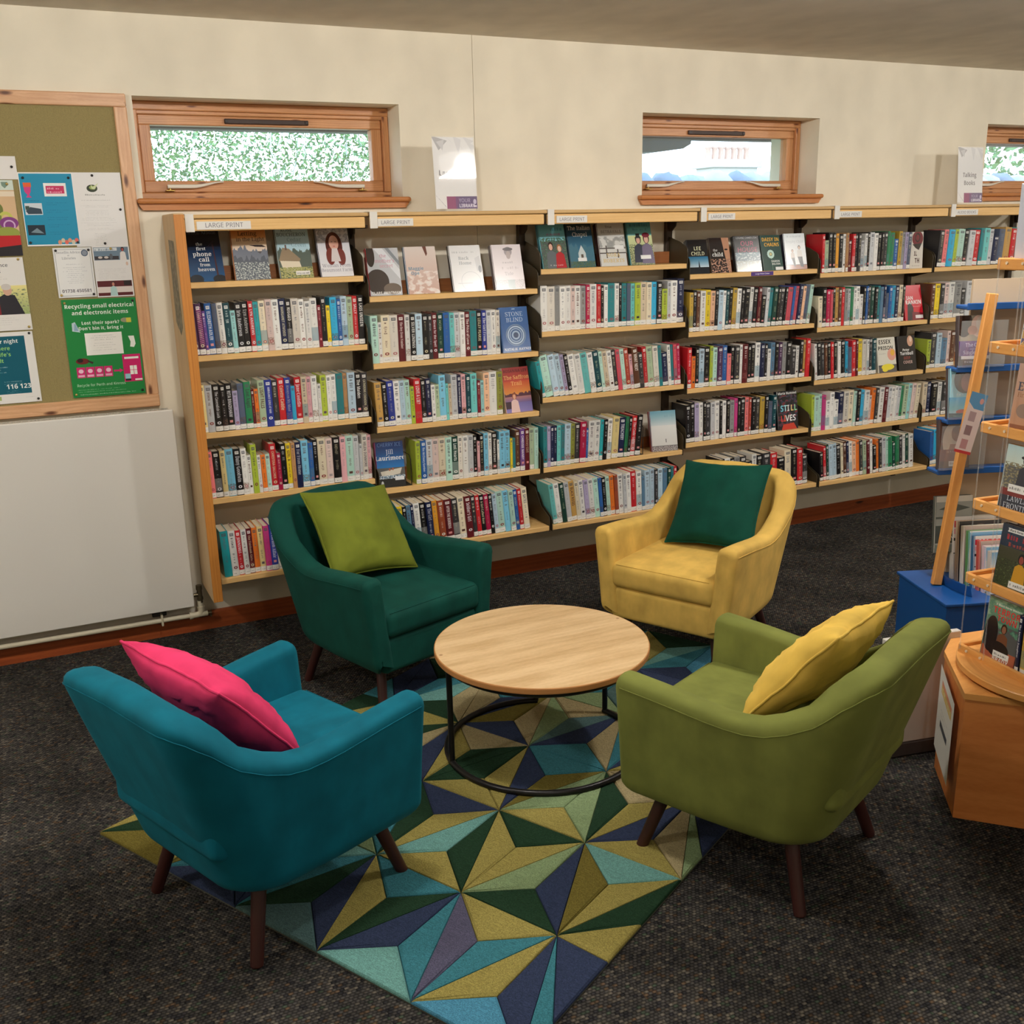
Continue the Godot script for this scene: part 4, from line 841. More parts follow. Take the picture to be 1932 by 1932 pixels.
# ------------------------------------------------------------------ books shown face out
var cover_img: Image
func cover_uv(i: int) -> Rect2: return Rect2(((i % 8) * 256 + 0.8) / 2048.0, (floorf(i / 8.0) * 384 + 0.8) / 2048.0, 254.4 / 2048.0, 382.4 / 2048.0)
func cp(i: int) -> P: return painter(cover_img, (i % 8) * 256, (i / 8) * 384, 256, 384)
func show_book(i: int, at: Vector3, w: float, h: float, t: float, lean: float, turn: float, spine: Color, label: String, called := "display_book", group := "books shown face out on the shelves") -> Node3D:
	# at: middle of the lower front edge; the cover faces +z before the turn
	var o := thing(called, label, "book", Vector3.ZERO, 0.0, group)
	o.transform = Transform3D(Basis(Vector3.UP, turn) * Basis(Vector3.RIGHT, -lean), at)
	var m := M.new(); var r := cover_uv(i); var hw := w * 0.5; var b := minf(0.004, t * 0.2)
	m.quad(Vector3(-hw + b, 0, 0), Vector3(hw, 0, 0), Vector3(hw, h, 0), Vector3(-hw + b, h, 0), r)
	var e := 0.002
	m.quad(Vector3(hw, 0, 0), Vector3(hw, 0, -e), Vector3(hw, h, -e), Vector3(hw, h, 0), Rect2(r.end.x - 0.004, r.position.y, 0.003, r.size.y))
	m.quad(Vector3(-hw, h, 0), Vector3(hw, h, 0), Vector3(hw, h, -e), Vector3(-hw, h, -e), Rect2(r.position.x, r.position.y, r.size.x, 0.002))
	m.quad(Vector3(hw, 0, -e), Vector3(-hw, 0, -e), Vector3(-hw, h, -e), Vector3(hw, h, -e), Rect2(r.position.x + 0.01, r.position.y + 0.01, 0.002, 0.002))
	part(o, "front_cover", m, mats.covers)
	var s := M.new()
	s.quad(Vector3(-hw, 0, -b), Vector3(-hw + b, 0, 0), Vector3(-hw + b, h, 0), Vector3(-hw, h, -b)); s.quad(Vector3(-hw, 0, -t + b), Vector3(-hw, 0, -b), Vector3(-hw, h, -b), Vector3(-hw, h, -t + b))
	s.box(Vector3(-hw, 0, -t), Vector3(hw, h, -t + e))
	part(o, "spine_and_back", s, gloss(spine))
	var p := M.new(); p.box(Vector3(-hw + 0.002, 0.003, -t + e), Vector3(hw - 0.004, h - 0.004, -e - 0.0002)); part(o, "page_block", p, mats.pages)
	return o
func gloss(c: Color) -> StandardMaterial3D:
	var k := "gloss" + c.to_html()
	if not mats.has(k):
		var m := mat(c, 0.3); m.clearcoat_enabled = true; m.clearcoat = 0.5; m.clearcoat_roughness = 0.12; mats[k] = m
	return mats[k]
func build_face_out() -> void:
	var t1 := 0.30
	var Y := func(b: int, s: int) -> float: return SHELF_Y[b][s] + SHELF_T + 0.001
	var shelf := func(i: int, b: int, s: int, xc: float, w: float, h: float, t: float, lean: float, turn: float, c: Color, label: String) -> void:
		show_book(i, Vector3(xc, Y.call(b, s) + t * sin(deg_to_rad(lean)) * 0.0, 0.182), w, h, t, deg_to_rad(lean), deg_to_rad(turn), c, label)
	shelf.call(0, 0, 0, 0.195, 0.152, 0.232, 0.022, 20.0, 0.0, rgb(16, 24, 34), "face-out book with dark blue night sky cover and white title")
	shelf.call(1, 0, 0, 0.392, 0.155, 0.23, 0.03, 19.0, -4.0, rgb(120, 90, 84), "face-out book with orange sunset over misty grey mountains")
	shelf.call(2, 0, 0, 0.590, 0.152, 0.232, 0.03, 19.0, -2.0, rgb(90, 84, 60), "face-out book with a thatched cottage under pale blue sky")
	shelf.call(3, 0, 0, 0.778, 0.155, 0.235, 0.026, 18.0, 0.0, rgb(60, 52, 54), "face-out book with a long-haired woman on pale cloudy cover")
	shelf.call(4, 1, 0, 1.008, 0.158, 0.226, 0.03, 17.0, -6.0, rgb(190, 30, 40), "face-out book with red spine and grey dark-foliage cover")
	shelf.call(5, 1, 0, 1.200, 0.158, 0.228, 0.024, 17.0, -5.0, rgb(20, 110, 150), "face-out book with blue spine and glossy pale pink cover")
	shelf.call(6, 1, 0, 1.437, 0.165, 0.228, 0.026, 17.0, -2.0, rgb(70, 66, 66), "face-out book with white cover and thin grey line drawing")
	shelf.call(7, 1, 0, 1.661, 0.160, 0.226, 0.034, 17.0, -3.0, rgb(120, 112, 116), "face-out book with pinkish white cover and man in hat")
	shelf.call(8, 1, 1, 1.690, 0.158, 0.228, 0.028, 12.0, 0.0, rgb(20, 80, 140), "face-out blue book with silver ring emblem on second shelf")
	shelf.call(9, 1, 2, 1.697, 0.160, 0.232, 0.026, 13.0, 4.0, rgb(206, 190, 170), "face-out book with red and purple sunset over a lake")
	shelf.call(10, 1, 3, 0.985, 0.142, 0.226, 0.034, 12.0, -8.0, rgb(200, 30, 36), "face-out blue book with a white ship and red spine")
	shelf.call(11, 2, 0, 1.920, 0.150, 0.228, 0.024, 17.0, 0.0, rgb(80, 140, 150), "face-out book with a couple, one in a red coat")
	shelf.call(12, 2, 0, 2.078, 0.148, 0.228, 0.022, 16.0, 0.0, rgb(20, 60, 76), "face-out dark teal book with a chapel and handwritten title")
	shelf.call(13, 2, 0, 2.262, 0.155, 0.226, 0.040, 16.0, -4.0, rgb(56, 22, 26), "face-out grey book with a fence and thick maroon spine")
	shelf.call(14, 2, 0, 2.440, 0.152, 0.228, 0.022, 16.0, 0.0, rgb(60, 110, 110), "face-out book with two people in old-fashioned hats")
	shelf.call(15, 2, 3, 2.600, 0.158, 0.226, 0.028, 13.0, -10.0, rgb(140, 40, 50), "face-out white beach book with maroon spine on fourth shelf")
	shelf.call(16, 3, 0, 2.805, 0.118, 0.19, 0.036, 20.0, -12.0, rgb(60, 62, 66), "small face-out paperback, black above an icy blue sea")
	shelf.call(17, 3, 0, 2.952, 0.122, 0.195, 0.05, 18.0, -10.0, rgb(96, 84, 74), "thick face-out paperback with half a woman's face")
	shelf.call(18, 3, 0, 3.143, 0.165, 0.20, 0.030, 16.0, -5.0, rgb(40, 42, 44), "face-out book with pink title over stormy grey water")
	shelf.call(19, 3, 0, 3.315, 0.140, 0.20, 0.022, 16.0, 0.0, rgb(20, 50, 44), "face-out dark green book with a pale daisy")
	shelf.call(20, 3, 0, 3.480, 0.142, 0.205, 0.034, 15.0, -6.0, rgb(24, 28, 54), "face-out pale book with a couple walking hand in hand")
	shelf.call(21, 3, 3, 3.478, 0.150, 0.228, 0.03, 8.0, 0.0, rgb(24, 26, 34), "face-out black book with bright multicoloured capital letters")
	shelf.call(22, 4, 0, 4.402, 0.118, 0.215, 0.03, 3.0, 0.0, rgb(206, 200, 190), "face-out white book with a dark red rose")
	shelf.call(23, 4, 1, 4.437, 0.150, 0.215, 0.03, 14.0, 0.0, rgb(180, 24, 40), "face-out red book with a black figure and white letters")
	shelf.call(24, 4, 2, 4.245, 0.152, 0.215, 0.03, 12.0, 0.0, rgb(210, 206, 190), "face-out cream book with orange and yellow splashes")
	shelf.call(25, 4, 2, 4.415, 0.135, 0.215, 0.03, 12.0, -4.0, rgb(30, 28, 30), "face-out black book with a pale hand at the top")
func paint_covers() -> void:
	cover_img = Image.create(2048, 2048, false, Image.FORMAT_RGB8); cover_img.fill(rgb(90, 90, 90)); var p: P; var W := rgb(240, 240, 236)
	p = cp(0); p.wash(0, 150, rgb(8, 10, 18), rgb(10, 34, 62)); p.wash(150, 384, rgb(10, 40, 74), rgb(14, 86, 140)); p.text("Mitch Albom", 128, 34, 34, rgb(96, 104, 116), "serif", 1)
	for q in [["the", 100, 118, 30], ["first", 108, 152, 32], ["phone", 112, 196, 44], ["call", 120, 236, 44], ["from", 122, 270, 30], ["heaven", 128, 306, 34]]: p.text(q[0], q[1], q[2], q[3], W, "serif_bold", 1)
	p.poly([Vector2(196, 110), Vector2(202, 110), Vector2(212, 360), Vector2(198, 360)], rgb(70, 34, 40)); p.poly([Vector2(150, 132), Vector2(204, 84), Vector2(206, 88), Vector2(152, 136)], rgb(60, 40, 50)); p.ell(46, 366, 50, 36, rgb(10, 22, 36)); p.ell(216, 366, 50, 30, rgb(24, 26, 34))
	p = cp(1); p.wash(0, 70, rgb(206, 120, 60), rgb(226, 160, 100)); p.wash(70, 170, rgb(226, 190, 150), rgb(222, 206, 190)); p.skyline(190, 60, rgb(120, 126, 138), 4); p.skyline(240, 50, rgb(92, 98, 108), 9); p.blobs(250, 384, rgb(130, 140, 140), rgb(206, 210, 204), 3, 0.05, 0.0); p.text("Letting", 120, 50, 42, rgb(50, 34, 30), "serif", 1); p.text("in the Light", 138, 92, 38, rgb(70, 50, 46), "serif", 1); p.poly([Vector2(120, 120), Vector2(220, 122), Vector2(250, 140), Vector2(170, 136)], rgb(60, 50, 50))
	p = cp(2); p.fill(rgb(176, 206, 216)); p.text("ROSE", 90, 30, 36, rgb(70, 84, 92), "serif", 1); p.text("BOUCHERON", 120, 66, 36, rgb(76, 92, 102), "serif", 1); p.text("Cedar", 140, 106, 40, rgb(130, 160, 172), "serif", 1); p.text("Green", 170, 146, 40, rgb(130, 160, 172), "serif", 1); p.skyline(200, 50, rgb(92, 104, 96), 14); p.poly([Vector2(0, 250), Vector2(40, 150), Vector2(90, 160), Vector2(170, 240), Vector2(160, 260)], rgb(150, 132, 108)); p.poly([Vector2(10, 250), Vector2(160, 258), Vector2(176, 330), Vector2(30, 340)], rgb(226, 214, 190)); p.rect(60, 130, 12, 40, rgb(110, 90, 84)); p.blobs(300, 384, rgb(120, 130, 70), rgb(180, 176, 120), 8, 0.05, -0.3); p.rect(120, 330, 110, 30, rgb(232, 230, 224)); p.scrawl(128, 352, 90, 16, rgb(70, 70, 70), 4)
	p = cp(3); p.wash(0, 384, rgb(206, 206, 214), rgb(230, 228, 230)); p.blobs(0, 130, rgb(150, 152, 164), rgb(190, 190, 200), 5, 0.02, 0.0); p.scrawl(50, 24, 160, 16, rgb(120, 116, 126), 9)
	p.ell(130, 150, 66, 104, rgb(84, 42, 36)); p.ell(92, 230, 34, 64, rgb(120, 56, 50)); p.ell(176, 236, 34, 64, rgb(120, 56, 50)); p.ell(130, 128, 38, 56, rgb(214, 164, 146)); p.poly([Vector2(110, 170), Vector2(152, 170), Vector2(170, 270), Vector2(92, 270)], rgb(216, 206, 206)); p.ell(116, 120, 5, 3, rgb(60, 40, 36)); p.ell(144, 120, 5, 3, rgb(60, 40, 36)); p.ell(130, 154, 10, 3, rgb(170, 80, 80)); p.text("Woman From", 128, 312, 34, rgb(140, 138, 150), "serif", 1); p.text("Beaumont Farm", 128, 346, 32, rgb(140, 138, 150), "serif", 1)
	p = cp(4); p.fill(rgb(196, 198, 202)); p.poly([Vector2(60, 0), Vector2(130, 0), Vector2(256, 180), Vector2(256, 260)], rgb(226, 228, 232)); p.poly([Vector2(150, 0), Vector2(180, 0), Vector2(256, 110), Vector2(256, 150)], rgb(140, 146, 152)); p.ell(30, 60, 34, 90, rgb(62, 54, 50)); p.ell(70, 270, 90, 100, rgb(74, 66, 62)); p.ell(180, 330, 70, 46, rgb(120, 108, 98)); p.text("the", 130, 76, 34, rgb(196, 130, 150), "serif", 1); p.text("mother's", 140, 118, 38, rgb(206, 140, 158), "serif", 1); p.text("secret", 150, 158, 38, rgb(206, 150, 166), "serif", 1); p.text("CLARE SWATMAN", 128, 372, 28, W, "sans_bold", 1)
	p = cp(5); p.wash(0, 384, rgb(226, 214, 206), rgb(206, 170, 156)); p.blobs(200, 384, rgb(228, 206, 196), rgb(236, 228, 222), 7, 0.012, 0.0); p.poly([Vector2(150, 0), Vector2(180, 0), Vector2(186, 60), Vector2(174, 80)], rgb(110, 70, 60)); p.text("Maggie", 80, 190, 36, rgb(120, 150, 170), "sans_bold", 1); p.text("Ope", 70, 228, 36, rgb(120, 150, 170), "sans_bold", 1)
	p = cp(6); p.fill(rgb(226, 226, 226)); p.scrawl(20, 64, 180, 20, rgb(170, 172, 174), 8); p.text("Back", 110, 120, 36, rgb(160, 164, 168), "serif_bold", 1); p.text("Home", 120, 160, 36, rgb(160, 164, 168), "serif_bold", 1); p.ring(150, 300, 80, 4, rgb(190, 192, 196)); p.poly([Vector2(200, 110), Vector2(240, 90), Vector2(250, 200), Vector2(210, 220)], rgb(206, 206, 208)); p.ell(236, 200, 14, 30, rgb(140, 142, 146)); p.rect(40, 310, 120, 8, rgb(196, 198, 200))
	p = cp(7); p.fill(rgb(224, 214, 216)); p.ell(140, 60, 34, 40, rgb(150, 140, 142)); p.ell(140, 40, 44, 14, rgb(96, 90, 94)); p.ell(140, 90, 20, 34, rgb(176, 160, 156)); p.scrawl(80, 160, 110, 22, rgb(170, 160, 164), 4); p.scrawl(70, 210, 140, 24, rgb(190, 176, 180), 5); p.text("Tide", 128, 262, 38, rgb(170, 160, 166), "serif", 1); p.blobs(300, 384, rgb(170, 160, 160), rgb(206, 196, 196), 11, 0.08, -0.1); p.rect(110, 300, 60, 80, rgb(170, 180, 180))
	p = cp(8); p.fill(rgb(22, 84, 150)); p.text("STONE", 128, 78, 50, rgb(186, 204, 222), "serif", 1); p.text("BLIND", 128, 126, 50, rgb(186, 204, 222), "serif", 1); p.rect(112, 14, 30, 8, rgb(150, 180, 210)); p.ell(128, 238, 92, 92, rgb(110, 136, 164)); p.ell(128, 238, 84, 84, rgb(26, 70, 126)); p.ring(128, 238, 72, 12, rgb(176, 194, 212)); p.ring(128, 238, 54, 9, rgb(150, 172, 198)); p.ell(128, 238, 38, 38, rgb(150, 172, 198)); p.ell(128, 238, 24, 24, rgb(20, 50, 92)); p.text("NATALIE HAYNES", 134, 366, 27, W, "serif_bold", 1)
	p = cp(9); p.wash(0, 120, rgb(150, 52, 50), rgb(196, 76, 60)); p.wash(120, 230, rgb(206, 90, 56), rgb(226, 150, 70)); p.wash(230, 300, rgb(206, 130, 110), rgb(120, 100, 150)); p.wash(300, 384, rgb(120, 110, 170), rgb(140, 130, 190)); p.text("ROSANNA LEY", 128, 44, 34, rgb(96, 30, 34), "sans_bold", 1); p.text("The Saffron", 134, 102, 44, rgb(244, 200, 120), "serif", 1); p.text("Trail", 128, 154, 46, rgb(244, 200, 120), "serif", 1); p.skyline(236, 26, rgb(90, 52, 66), 21, 250); p.rect(0, 290, 60, 60, rgb(70, 50, 60)); p.figure(90, 220, 164, rgb(150, 80, 46), rgb(226, 170, 140), rgb(230, 196, 190))
	p = cp(10); p.wash(0, 220, rgb(14, 34, 84), rgb(20, 116, 190)); p.text("CHERRY ICE", 128, 42, 42, rgb(96, 130, 180), "sans", 1); p.text("Jill", 128, 106, 52, rgb(206, 214, 226), "serif", 1); p.text("Laurimore", 128, 156, 50, W, "serif_bold", 1); p.poly([Vector2(30, 250), Vector2(230, 226), Vector2(210, 276), Vector2(90, 292), Vector2(40, 284)], rgb(214, 206, 190)); p.rect(110, 226, 12, 20, rgb(180, 90, 60)); p.rect(140, 222, 12, 20, rgb(180, 90, 60)); p.blobs(284, 312, rgb(40, 90, 130), rgb(226, 232, 236), 3, 0.06, -0.2); p.rect(0, 312, 256, 72, rgb(14, 18, 24)); p.rect(160, 296, 84, 32, rgb(226, 228, 230)); p.ell(40, 350, 12, 22, rgb(210, 212, 214))
	p = cp(11); p.wash(0, 150, rgb(96, 176, 190), rgb(130, 190, 196)); p.blobs(120, 384, rgb(40, 70, 60), rgb(90, 120, 96), 31, 0.04, -0.1); p.scrawl(50, 60, 170, 34, rgb(60, 130, 150), 12); p.scrawl(70, 100, 140, 22, rgb(176, 96, 140), 13); p.figure(96, 160, 220, rgb(50, 36, 30), rgb(214, 170, 150), rgb(92, 100, 104)); p.figure(180, 180, 200, rgb(150, 100, 60), rgb(224, 184, 164), rgb(180, 26, 36)); p.scrawl(70, 360, 120, 14, W, 14)
	p = cp(12); p.wash(0, 384, rgb(10, 44, 60), rgb(70, 150, 190)); p.text("The Italian", 128, 60, 46, W, "serif", 1); p.text("Chapel", 128, 116, 48, W, "serif", 1); p.skyline(230, 60, rgb(60, 110, 130), 41); p.poly([Vector2(90, 330), Vector2(90, 260), Vector2(128, 190), Vector2(166, 260), Vector2(166, 330)], rgb(196, 206, 206)); p.rect(116, 270, 24, 60, rgb(90, 80, 70)); p.blobs(330, 384, rgb(40, 70, 60), rgb(90, 110, 80), 5, 0.05, -0.2); p.rect(80, 300, 90, 30, rgb(230, 230, 228))
	p = cp(13); p.fill(rgb(206, 206, 202)); p.text("True", 110, 46, 30, rgb(80, 76, 76), "serif", 1); p.text("BETRAYALS", 128, 92, 38, rgb(150, 146, 146), "sans_bold", 1); p.blobs(120, 220, rgb(170, 170, 166), rgb(150, 152, 150), 9, 0.01, 0.0); p.rect(0, 220, 256, 10, rgb(84, 78, 76)); p.rect(0, 262, 256, 10, rgb(84, 78, 76)); p.rect(60, 200, 12, 110, rgb(84, 78, 76)); p.rect(170, 200, 12, 110, rgb(84, 78, 76)); p.rect(150, 200, 90, 34, rgb(226, 226, 224)); p.text("NORA", 128, 300, 44, rgb(206, 180, 120), "serif_bold", 1); p.text("ROBERTS", 128, 350, 44, rgb(206, 180, 120), "serif_bold", 1)
	p = cp(14); p.wash(0, 120, rgb(64, 150, 160), rgb(120, 190, 190)); p.wash(120, 384, rgb(206, 216, 160), rgb(150, 150, 110)); p.scrawl(30, 40, 200, 32, rgb(40, 100, 120), 21); p.scrawl(60, 76, 140, 22, rgb(60, 120, 130), 22); p.blobs(200, 384, rgb(60, 80, 50), rgb(110, 120, 80), 6, 0.05, 0.05); p.figure(104, 120, 240, rgb(26, 24, 30), rgb(206, 160, 140), rgb(34, 40, 62)); p.rect(84, 104, 40, 36, rgb(26, 34, 40)); p.rect(72, 136, 64, 8, rgb(26, 34, 40)); p.figure(190, 110, 260, rgb(70, 30, 30), rgb(214, 170, 150), rgb(110, 100, 126)); p.ell(190, 118, 40, 22, rgb(120, 30, 50)); p.rect(110, 296, 110, 34, rgb(232, 232, 230))
	p = cp(15); p.wash(0, 140, rgb(90, 150, 170), rgb(206, 214, 214)); p.wash(140, 384, rgb(222, 222, 218), rgb(206, 204, 200)); p.scrawl(140, 60, 90, 24, rgb(120, 160, 176), 9); p.rect(140, 268, 6, 34, rgb(60, 60, 66)); p.rect(0, 330, 256, 8, rgb(120, 116, 116)); p.blobs(336, 384, rgb(150, 140, 140), rgb(96, 88, 92), 12, 0.08, -0.2)
	p = cp(16); p.fill(rgb(26, 26, 28)); p.text("LEE", 128, 120, 60, rgb(206, 206, 170), "sans_bold", 1); p.text("CHILD", 128, 178, 60, rgb(206, 206, 170), "sans_bold", 1); p.wash(190, 310, rgb(40, 110, 150), rgb(196, 214, 224)); p.rect(0, 310, 256, 74, rgb(20, 26, 34)); p.poly([Vector2(120, 310), Vector2(130, 230), Vector2(140, 310)], rgb(16, 26, 40))
	p = cp(17); p.fill(rgb(36, 28, 28)); p.poly([Vector2(160, 0), Vector2(256, 0), Vector2(256, 384), Vector2(220, 384), Vector2(190, 200)], rgb(190, 140, 110)); p.ell(210, 130, 22, 10, rgb(50, 34, 30)); p.text("the", 70, 150, 38, W, "serif", 1); p.text("child", 96, 204, 56, W, "serif_bold", 1); p.blobs(230, 384, rgb(120, 86, 70), rgb(206, 160, 136), 12, 0.03, 0.0)
	p = cp(18); p.fill(rgb(24, 24, 26)); p.text("LOUISE CANDLISH", 128, 32, 26, rgb(226, 226, 226), "sans", 1); p.text("OUR", 128, 106, 66, rgb(206, 86, 120), "sans", 1); p.text("HOUSE", 128, 172, 66, rgb(190, 70, 100), "sans", 1); p.wash(180, 270, rgb(110, 136, 146), rgb(60, 84, 92)); p.wash(270, 384, rgb(130, 136, 130), rgb(196, 196, 186)); p.blobs(180, 384, rgb(150, 164, 168), rgb(196, 204, 204), 19, 0.03, 0.15)
	p = cp(19); p.fill(rgb(22, 66, 58)); p.text("DAISY IN", 128, 66, 54, rgb(236, 176, 46), "sans_bold", 1); p.text("CHAINS", 136, 122, 54, rgb(236, 176, 46), "sans_bold", 1); p.rect(112, 220, 4, 164, rgb(110, 150, 120))
	for i in 12: p.ell(108 + cos(i * TAU / 12.0) * 34, 206 + sin(i * TAU / 12.0) * 34, 14, 14, rgb(196, 226, 214))
	p.ell(108, 206, 16, 16, rgb(214, 206, 150)); p.text("SHARON", 160, 294, 28, W, "sans_bold", 1); p.text("BOLTON", 164, 324, 28, W, "sans_bold", 1); p.rect(150, 346, 100, 34, rgb(230, 232, 230))
	p = cp(20); p.wash(0, 330, rgb(206, 214, 218), rgb(226, 228, 228)); p.scrawl(40, 40, 160, 18, rgb(160, 168, 176), 6); p.text("Trophy Child", 128, 100, 36, rgb(170, 176, 184), "serif", 1); p.rect(0, 336, 256, 48, rgb(150, 92, 66)); p.figure(90, 170, 100, rgb(110, 80, 60), rgb(206, 170, 150), rgb(196, 184, 176)); p.poly([Vector2(72, 260), Vector2(112, 260), Vector2(116, 350), Vector2(96, 350)], rgb(36, 34, 40)); p.figure(176, 130, 130, rgb(60, 50, 46), rgb(206, 170, 150), rgb(206, 202, 196)); p.poly([Vector2(150, 250), Vector2(206, 250), Vector2(214, 360), Vector2(176, 356)], rgb(50, 50, 56))
	p = cp(21); p.fill(rgb(24, 22, 28)); p.blobs(40, 384, rgb(40, 60, 90), rgb(130, 40, 40), 9, 0.015, 0.05); p.text("Maria Hummel", 128, 34, 34, W, "sans_bold", 1)
	var sc := [rgb(120, 210, 226), rgb(170, 222, 230), rgb(226, 226, 220), rgb(236, 206, 130), rgb(150, 220, 170)]
	for i in 5: p.text("STILL"[i], 30 + i * 44, 200, 84, sc[i], "sans_bold")
	for i in 5: p.text("LIVES"[i], 26 + [0, 42, 66, 116, 160][i], 300, 84, [rgb(206, 60, 60), rgb(230, 90, 60), W, W, rgb(226, 226, 230)][i], "sans_bold")
	p.poly([Vector2(40, 384), Vector2(60, 330), Vector2(200, 320), Vector2(240, 384)], rgb(200, 60, 44))
	p = cp(22); p.fill(rgb(214, 208, 198)); p.ell(150, 70, 100, 80, rgb(110, 16, 36)); p.ring(150, 60, 40, 14, rgb(40, 10, 16)); p.poly([Vector2(60, 130), Vector2(230, 120), Vector2(180, 190), Vector2(120, 170)], rgb(36, 26, 26)); p.text("IL", 150, 250, 64, rgb(60, 14, 24), "sans_bold", 2); p.text("TH", 200, 326, 72, rgb(60, 14, 24), "sans_bold", 2); p.scrawl(60, 360, 140, 14, rgb(150, 140, 134), 7)
	p = cp(23); p.fill(rgb(206, 14, 40)); p.poly([Vector2(20, 384), Vector2(40, 210), Vector2(90, 190), Vector2(120, 250), Vector2(110, 384)], rgb(38, 24, 30)); p.poly([Vector2(100, 290), Vector2(256, 310), Vector2(256, 384), Vector2(90, 384)], rgb(120, 14, 32)); p.text("IAN", 30, 160, 56, W, "sans_bold"); p.text("RANKIN", 128, 208, 60, W, "sans_bold", 1); p.scrawl(120, 240, 110, 16, rgb(236, 190, 190), 5); p.rect(140, 330, 110, 36, rgb(230, 226, 226))
	p = cp(24); p.fill(rgb(222, 218, 204)); p.text("ESSEX", 110, 70, 62, rgb(36, 34, 34), "sans_bold", 1); p.text("PRISON", 116, 136, 58, rgb(36, 34, 34), "sans_bold", 1); p.ell(196, 190, 60, 66, rgb(226, 160, 140)); p.ell(210, 170, 30, 34, rgb(232, 176, 60)); p.scrawl(24, 180, 90, 10, rgb(170, 166, 156), 5); p.rect(0, 300, 256, 84, rgb(84, 80, 82)); p.ell(130, 324, 90, 34, rgb(232, 216, 50)); p.ell(90, 350, 40, 24, rgb(232, 216, 50))
	p = cp(25); p.fill(rgb(34, 30, 30)); p.ell(180, 60, 44, 60, rgb(214, 164, 136)); p.ell(190, 40, 20, 30, rgb(236, 206, 186)); p.text("Peter", 110, 170, 40, W, "sans_bold", 1); p.text("Turnbull", 120, 212, 50, W, "sans_bold", 1); p.text("DEEP", 120, 262, 44, rgb(150, 70, 60), "sans_bold", 1); p.text("COVER", 130, 308, 44, rgb(206, 170, 160), "sans_bold", 1)
	p = cp(26); p.wash(0, 190, rgb(176, 214, 226), rgb(196, 222, 228)); p.rect(0, 16, 256, 60, rgb(206, 214, 220)); p.rect(90, 20, 166, 20, rgb(110, 30, 60)); p.rect(90, 40, 166, 20, rgb(60, 130, 140)); p.text("KID", 120, 120, 56, rgb(170, 60, 84), "serif_bold"); p.text("IN DA", 70, 170, 56, rgb(170, 60, 84), "serif_bold"); p.poly([Vector2(256, 170), Vector2(130, 250), Vector2(0, 290), Vector2(0, 384), Vector2(256, 384)], rgb(206, 166, 104)); p.blobs(240, 384, rgb(190, 146, 88), rgb(226, 190, 130), 4, 0.04, 0.0); p.figure(70, 210, 90, rgb(80, 50, 40), rgb(190, 120, 90), rgb(150, 110, 90)); p.text("PAUL WILLIAMS", 128, 350, 34, rgb(40, 60, 140), "sans_bold", 1)
	p = cp(27); p.wash(0, 384, rgb(190, 158, 142), rgb(196, 140, 104)); p.text("Wade", 140, 84, 62, rgb(74, 76, 96), "serif_bold", 1); p.text("Everett", 136, 150, 66, rgb(74, 76, 96), "serif_bold", 1); p.text("First Command", 136, 186, 32, rgb(150, 100, 70), "serif", 1); p.figure(180, 196, 130, rgb(60, 34, 30), rgb(196, 130, 100), rgb(60, 66, 90)); p.poly([Vector2(150, 300), Vector2(210, 290), Vector2(240, 360), Vector2(90, 370)], rgb(130, 124, 112)); p.ell(80, 260, 50, 40, rgb(150, 124, 110)); p.rect(0, 340, 256, 44, rgb(150, 92, 64)); p.rect(150, 324, 100, 40, rgb(232, 230, 226)); p.scrawl(160, 350, 80, 18, rgb(60, 60, 60), 4)
	p = cp(28); p.wash(0, 120, rgb(176, 206, 210), rgb(206, 214, 200)); p.blobs(100, 260, rgb(90, 84, 66), rgb(150, 140, 110), 8, 0.04, -0.1); p.figure(150, 40, 220, rgb(30, 26, 28), rgb(176, 110, 84), rgb(40, 42, 54)); p.ell(150, 62, 44, 12, rgb(26, 24, 26)); p.rect(0, 250, 256, 44, rgb(120, 34, 30)); p.rect(0, 290, 256, 94, rgb(34, 38, 56)); p.rect(50, 222, 130, 44, rgb(230, 228, 224)); p.scrawl(60, 250, 110, 18, rgb(70, 70, 70), 9); p.text("LAWLESS", 150, 318, 40, rgb(206, 210, 216), "serif", 1); p.text("FRONTIER", 140, 362, 42, rgb(206, 210, 216), "serif", 1)
	p = cp(29); p.fill(rgb(22, 40, 66)); p.rect(40, 20, 180, 24, rgb(226, 226, 222)); p.text("A Black Horse Western", 130, 38, 17, rgb(40, 40, 46), "sans_bold", 1); p.scrawl(40, 86, 180, 34, rgb(190, 36, 40), 5); p.scrawl(60, 124, 150, 24, rgb(196, 70, 40), 6); p.wash(130, 384, rgb(70, 66, 50), rgb(60, 70, 40)); p.blobs(200, 384, rgb(40, 46, 34), rgb(90, 96, 60), 3, 0.04, 0.0); p.figure(170, 150, 190, rgb(30, 26, 26), rgb(150, 70, 60), rgb(206, 150, 40)); p.rect(110, 320, 120, 40, rgb(230, 230, 226)); p.scrawl(120, 346, 100, 18, rgb(70, 70, 70), 8)
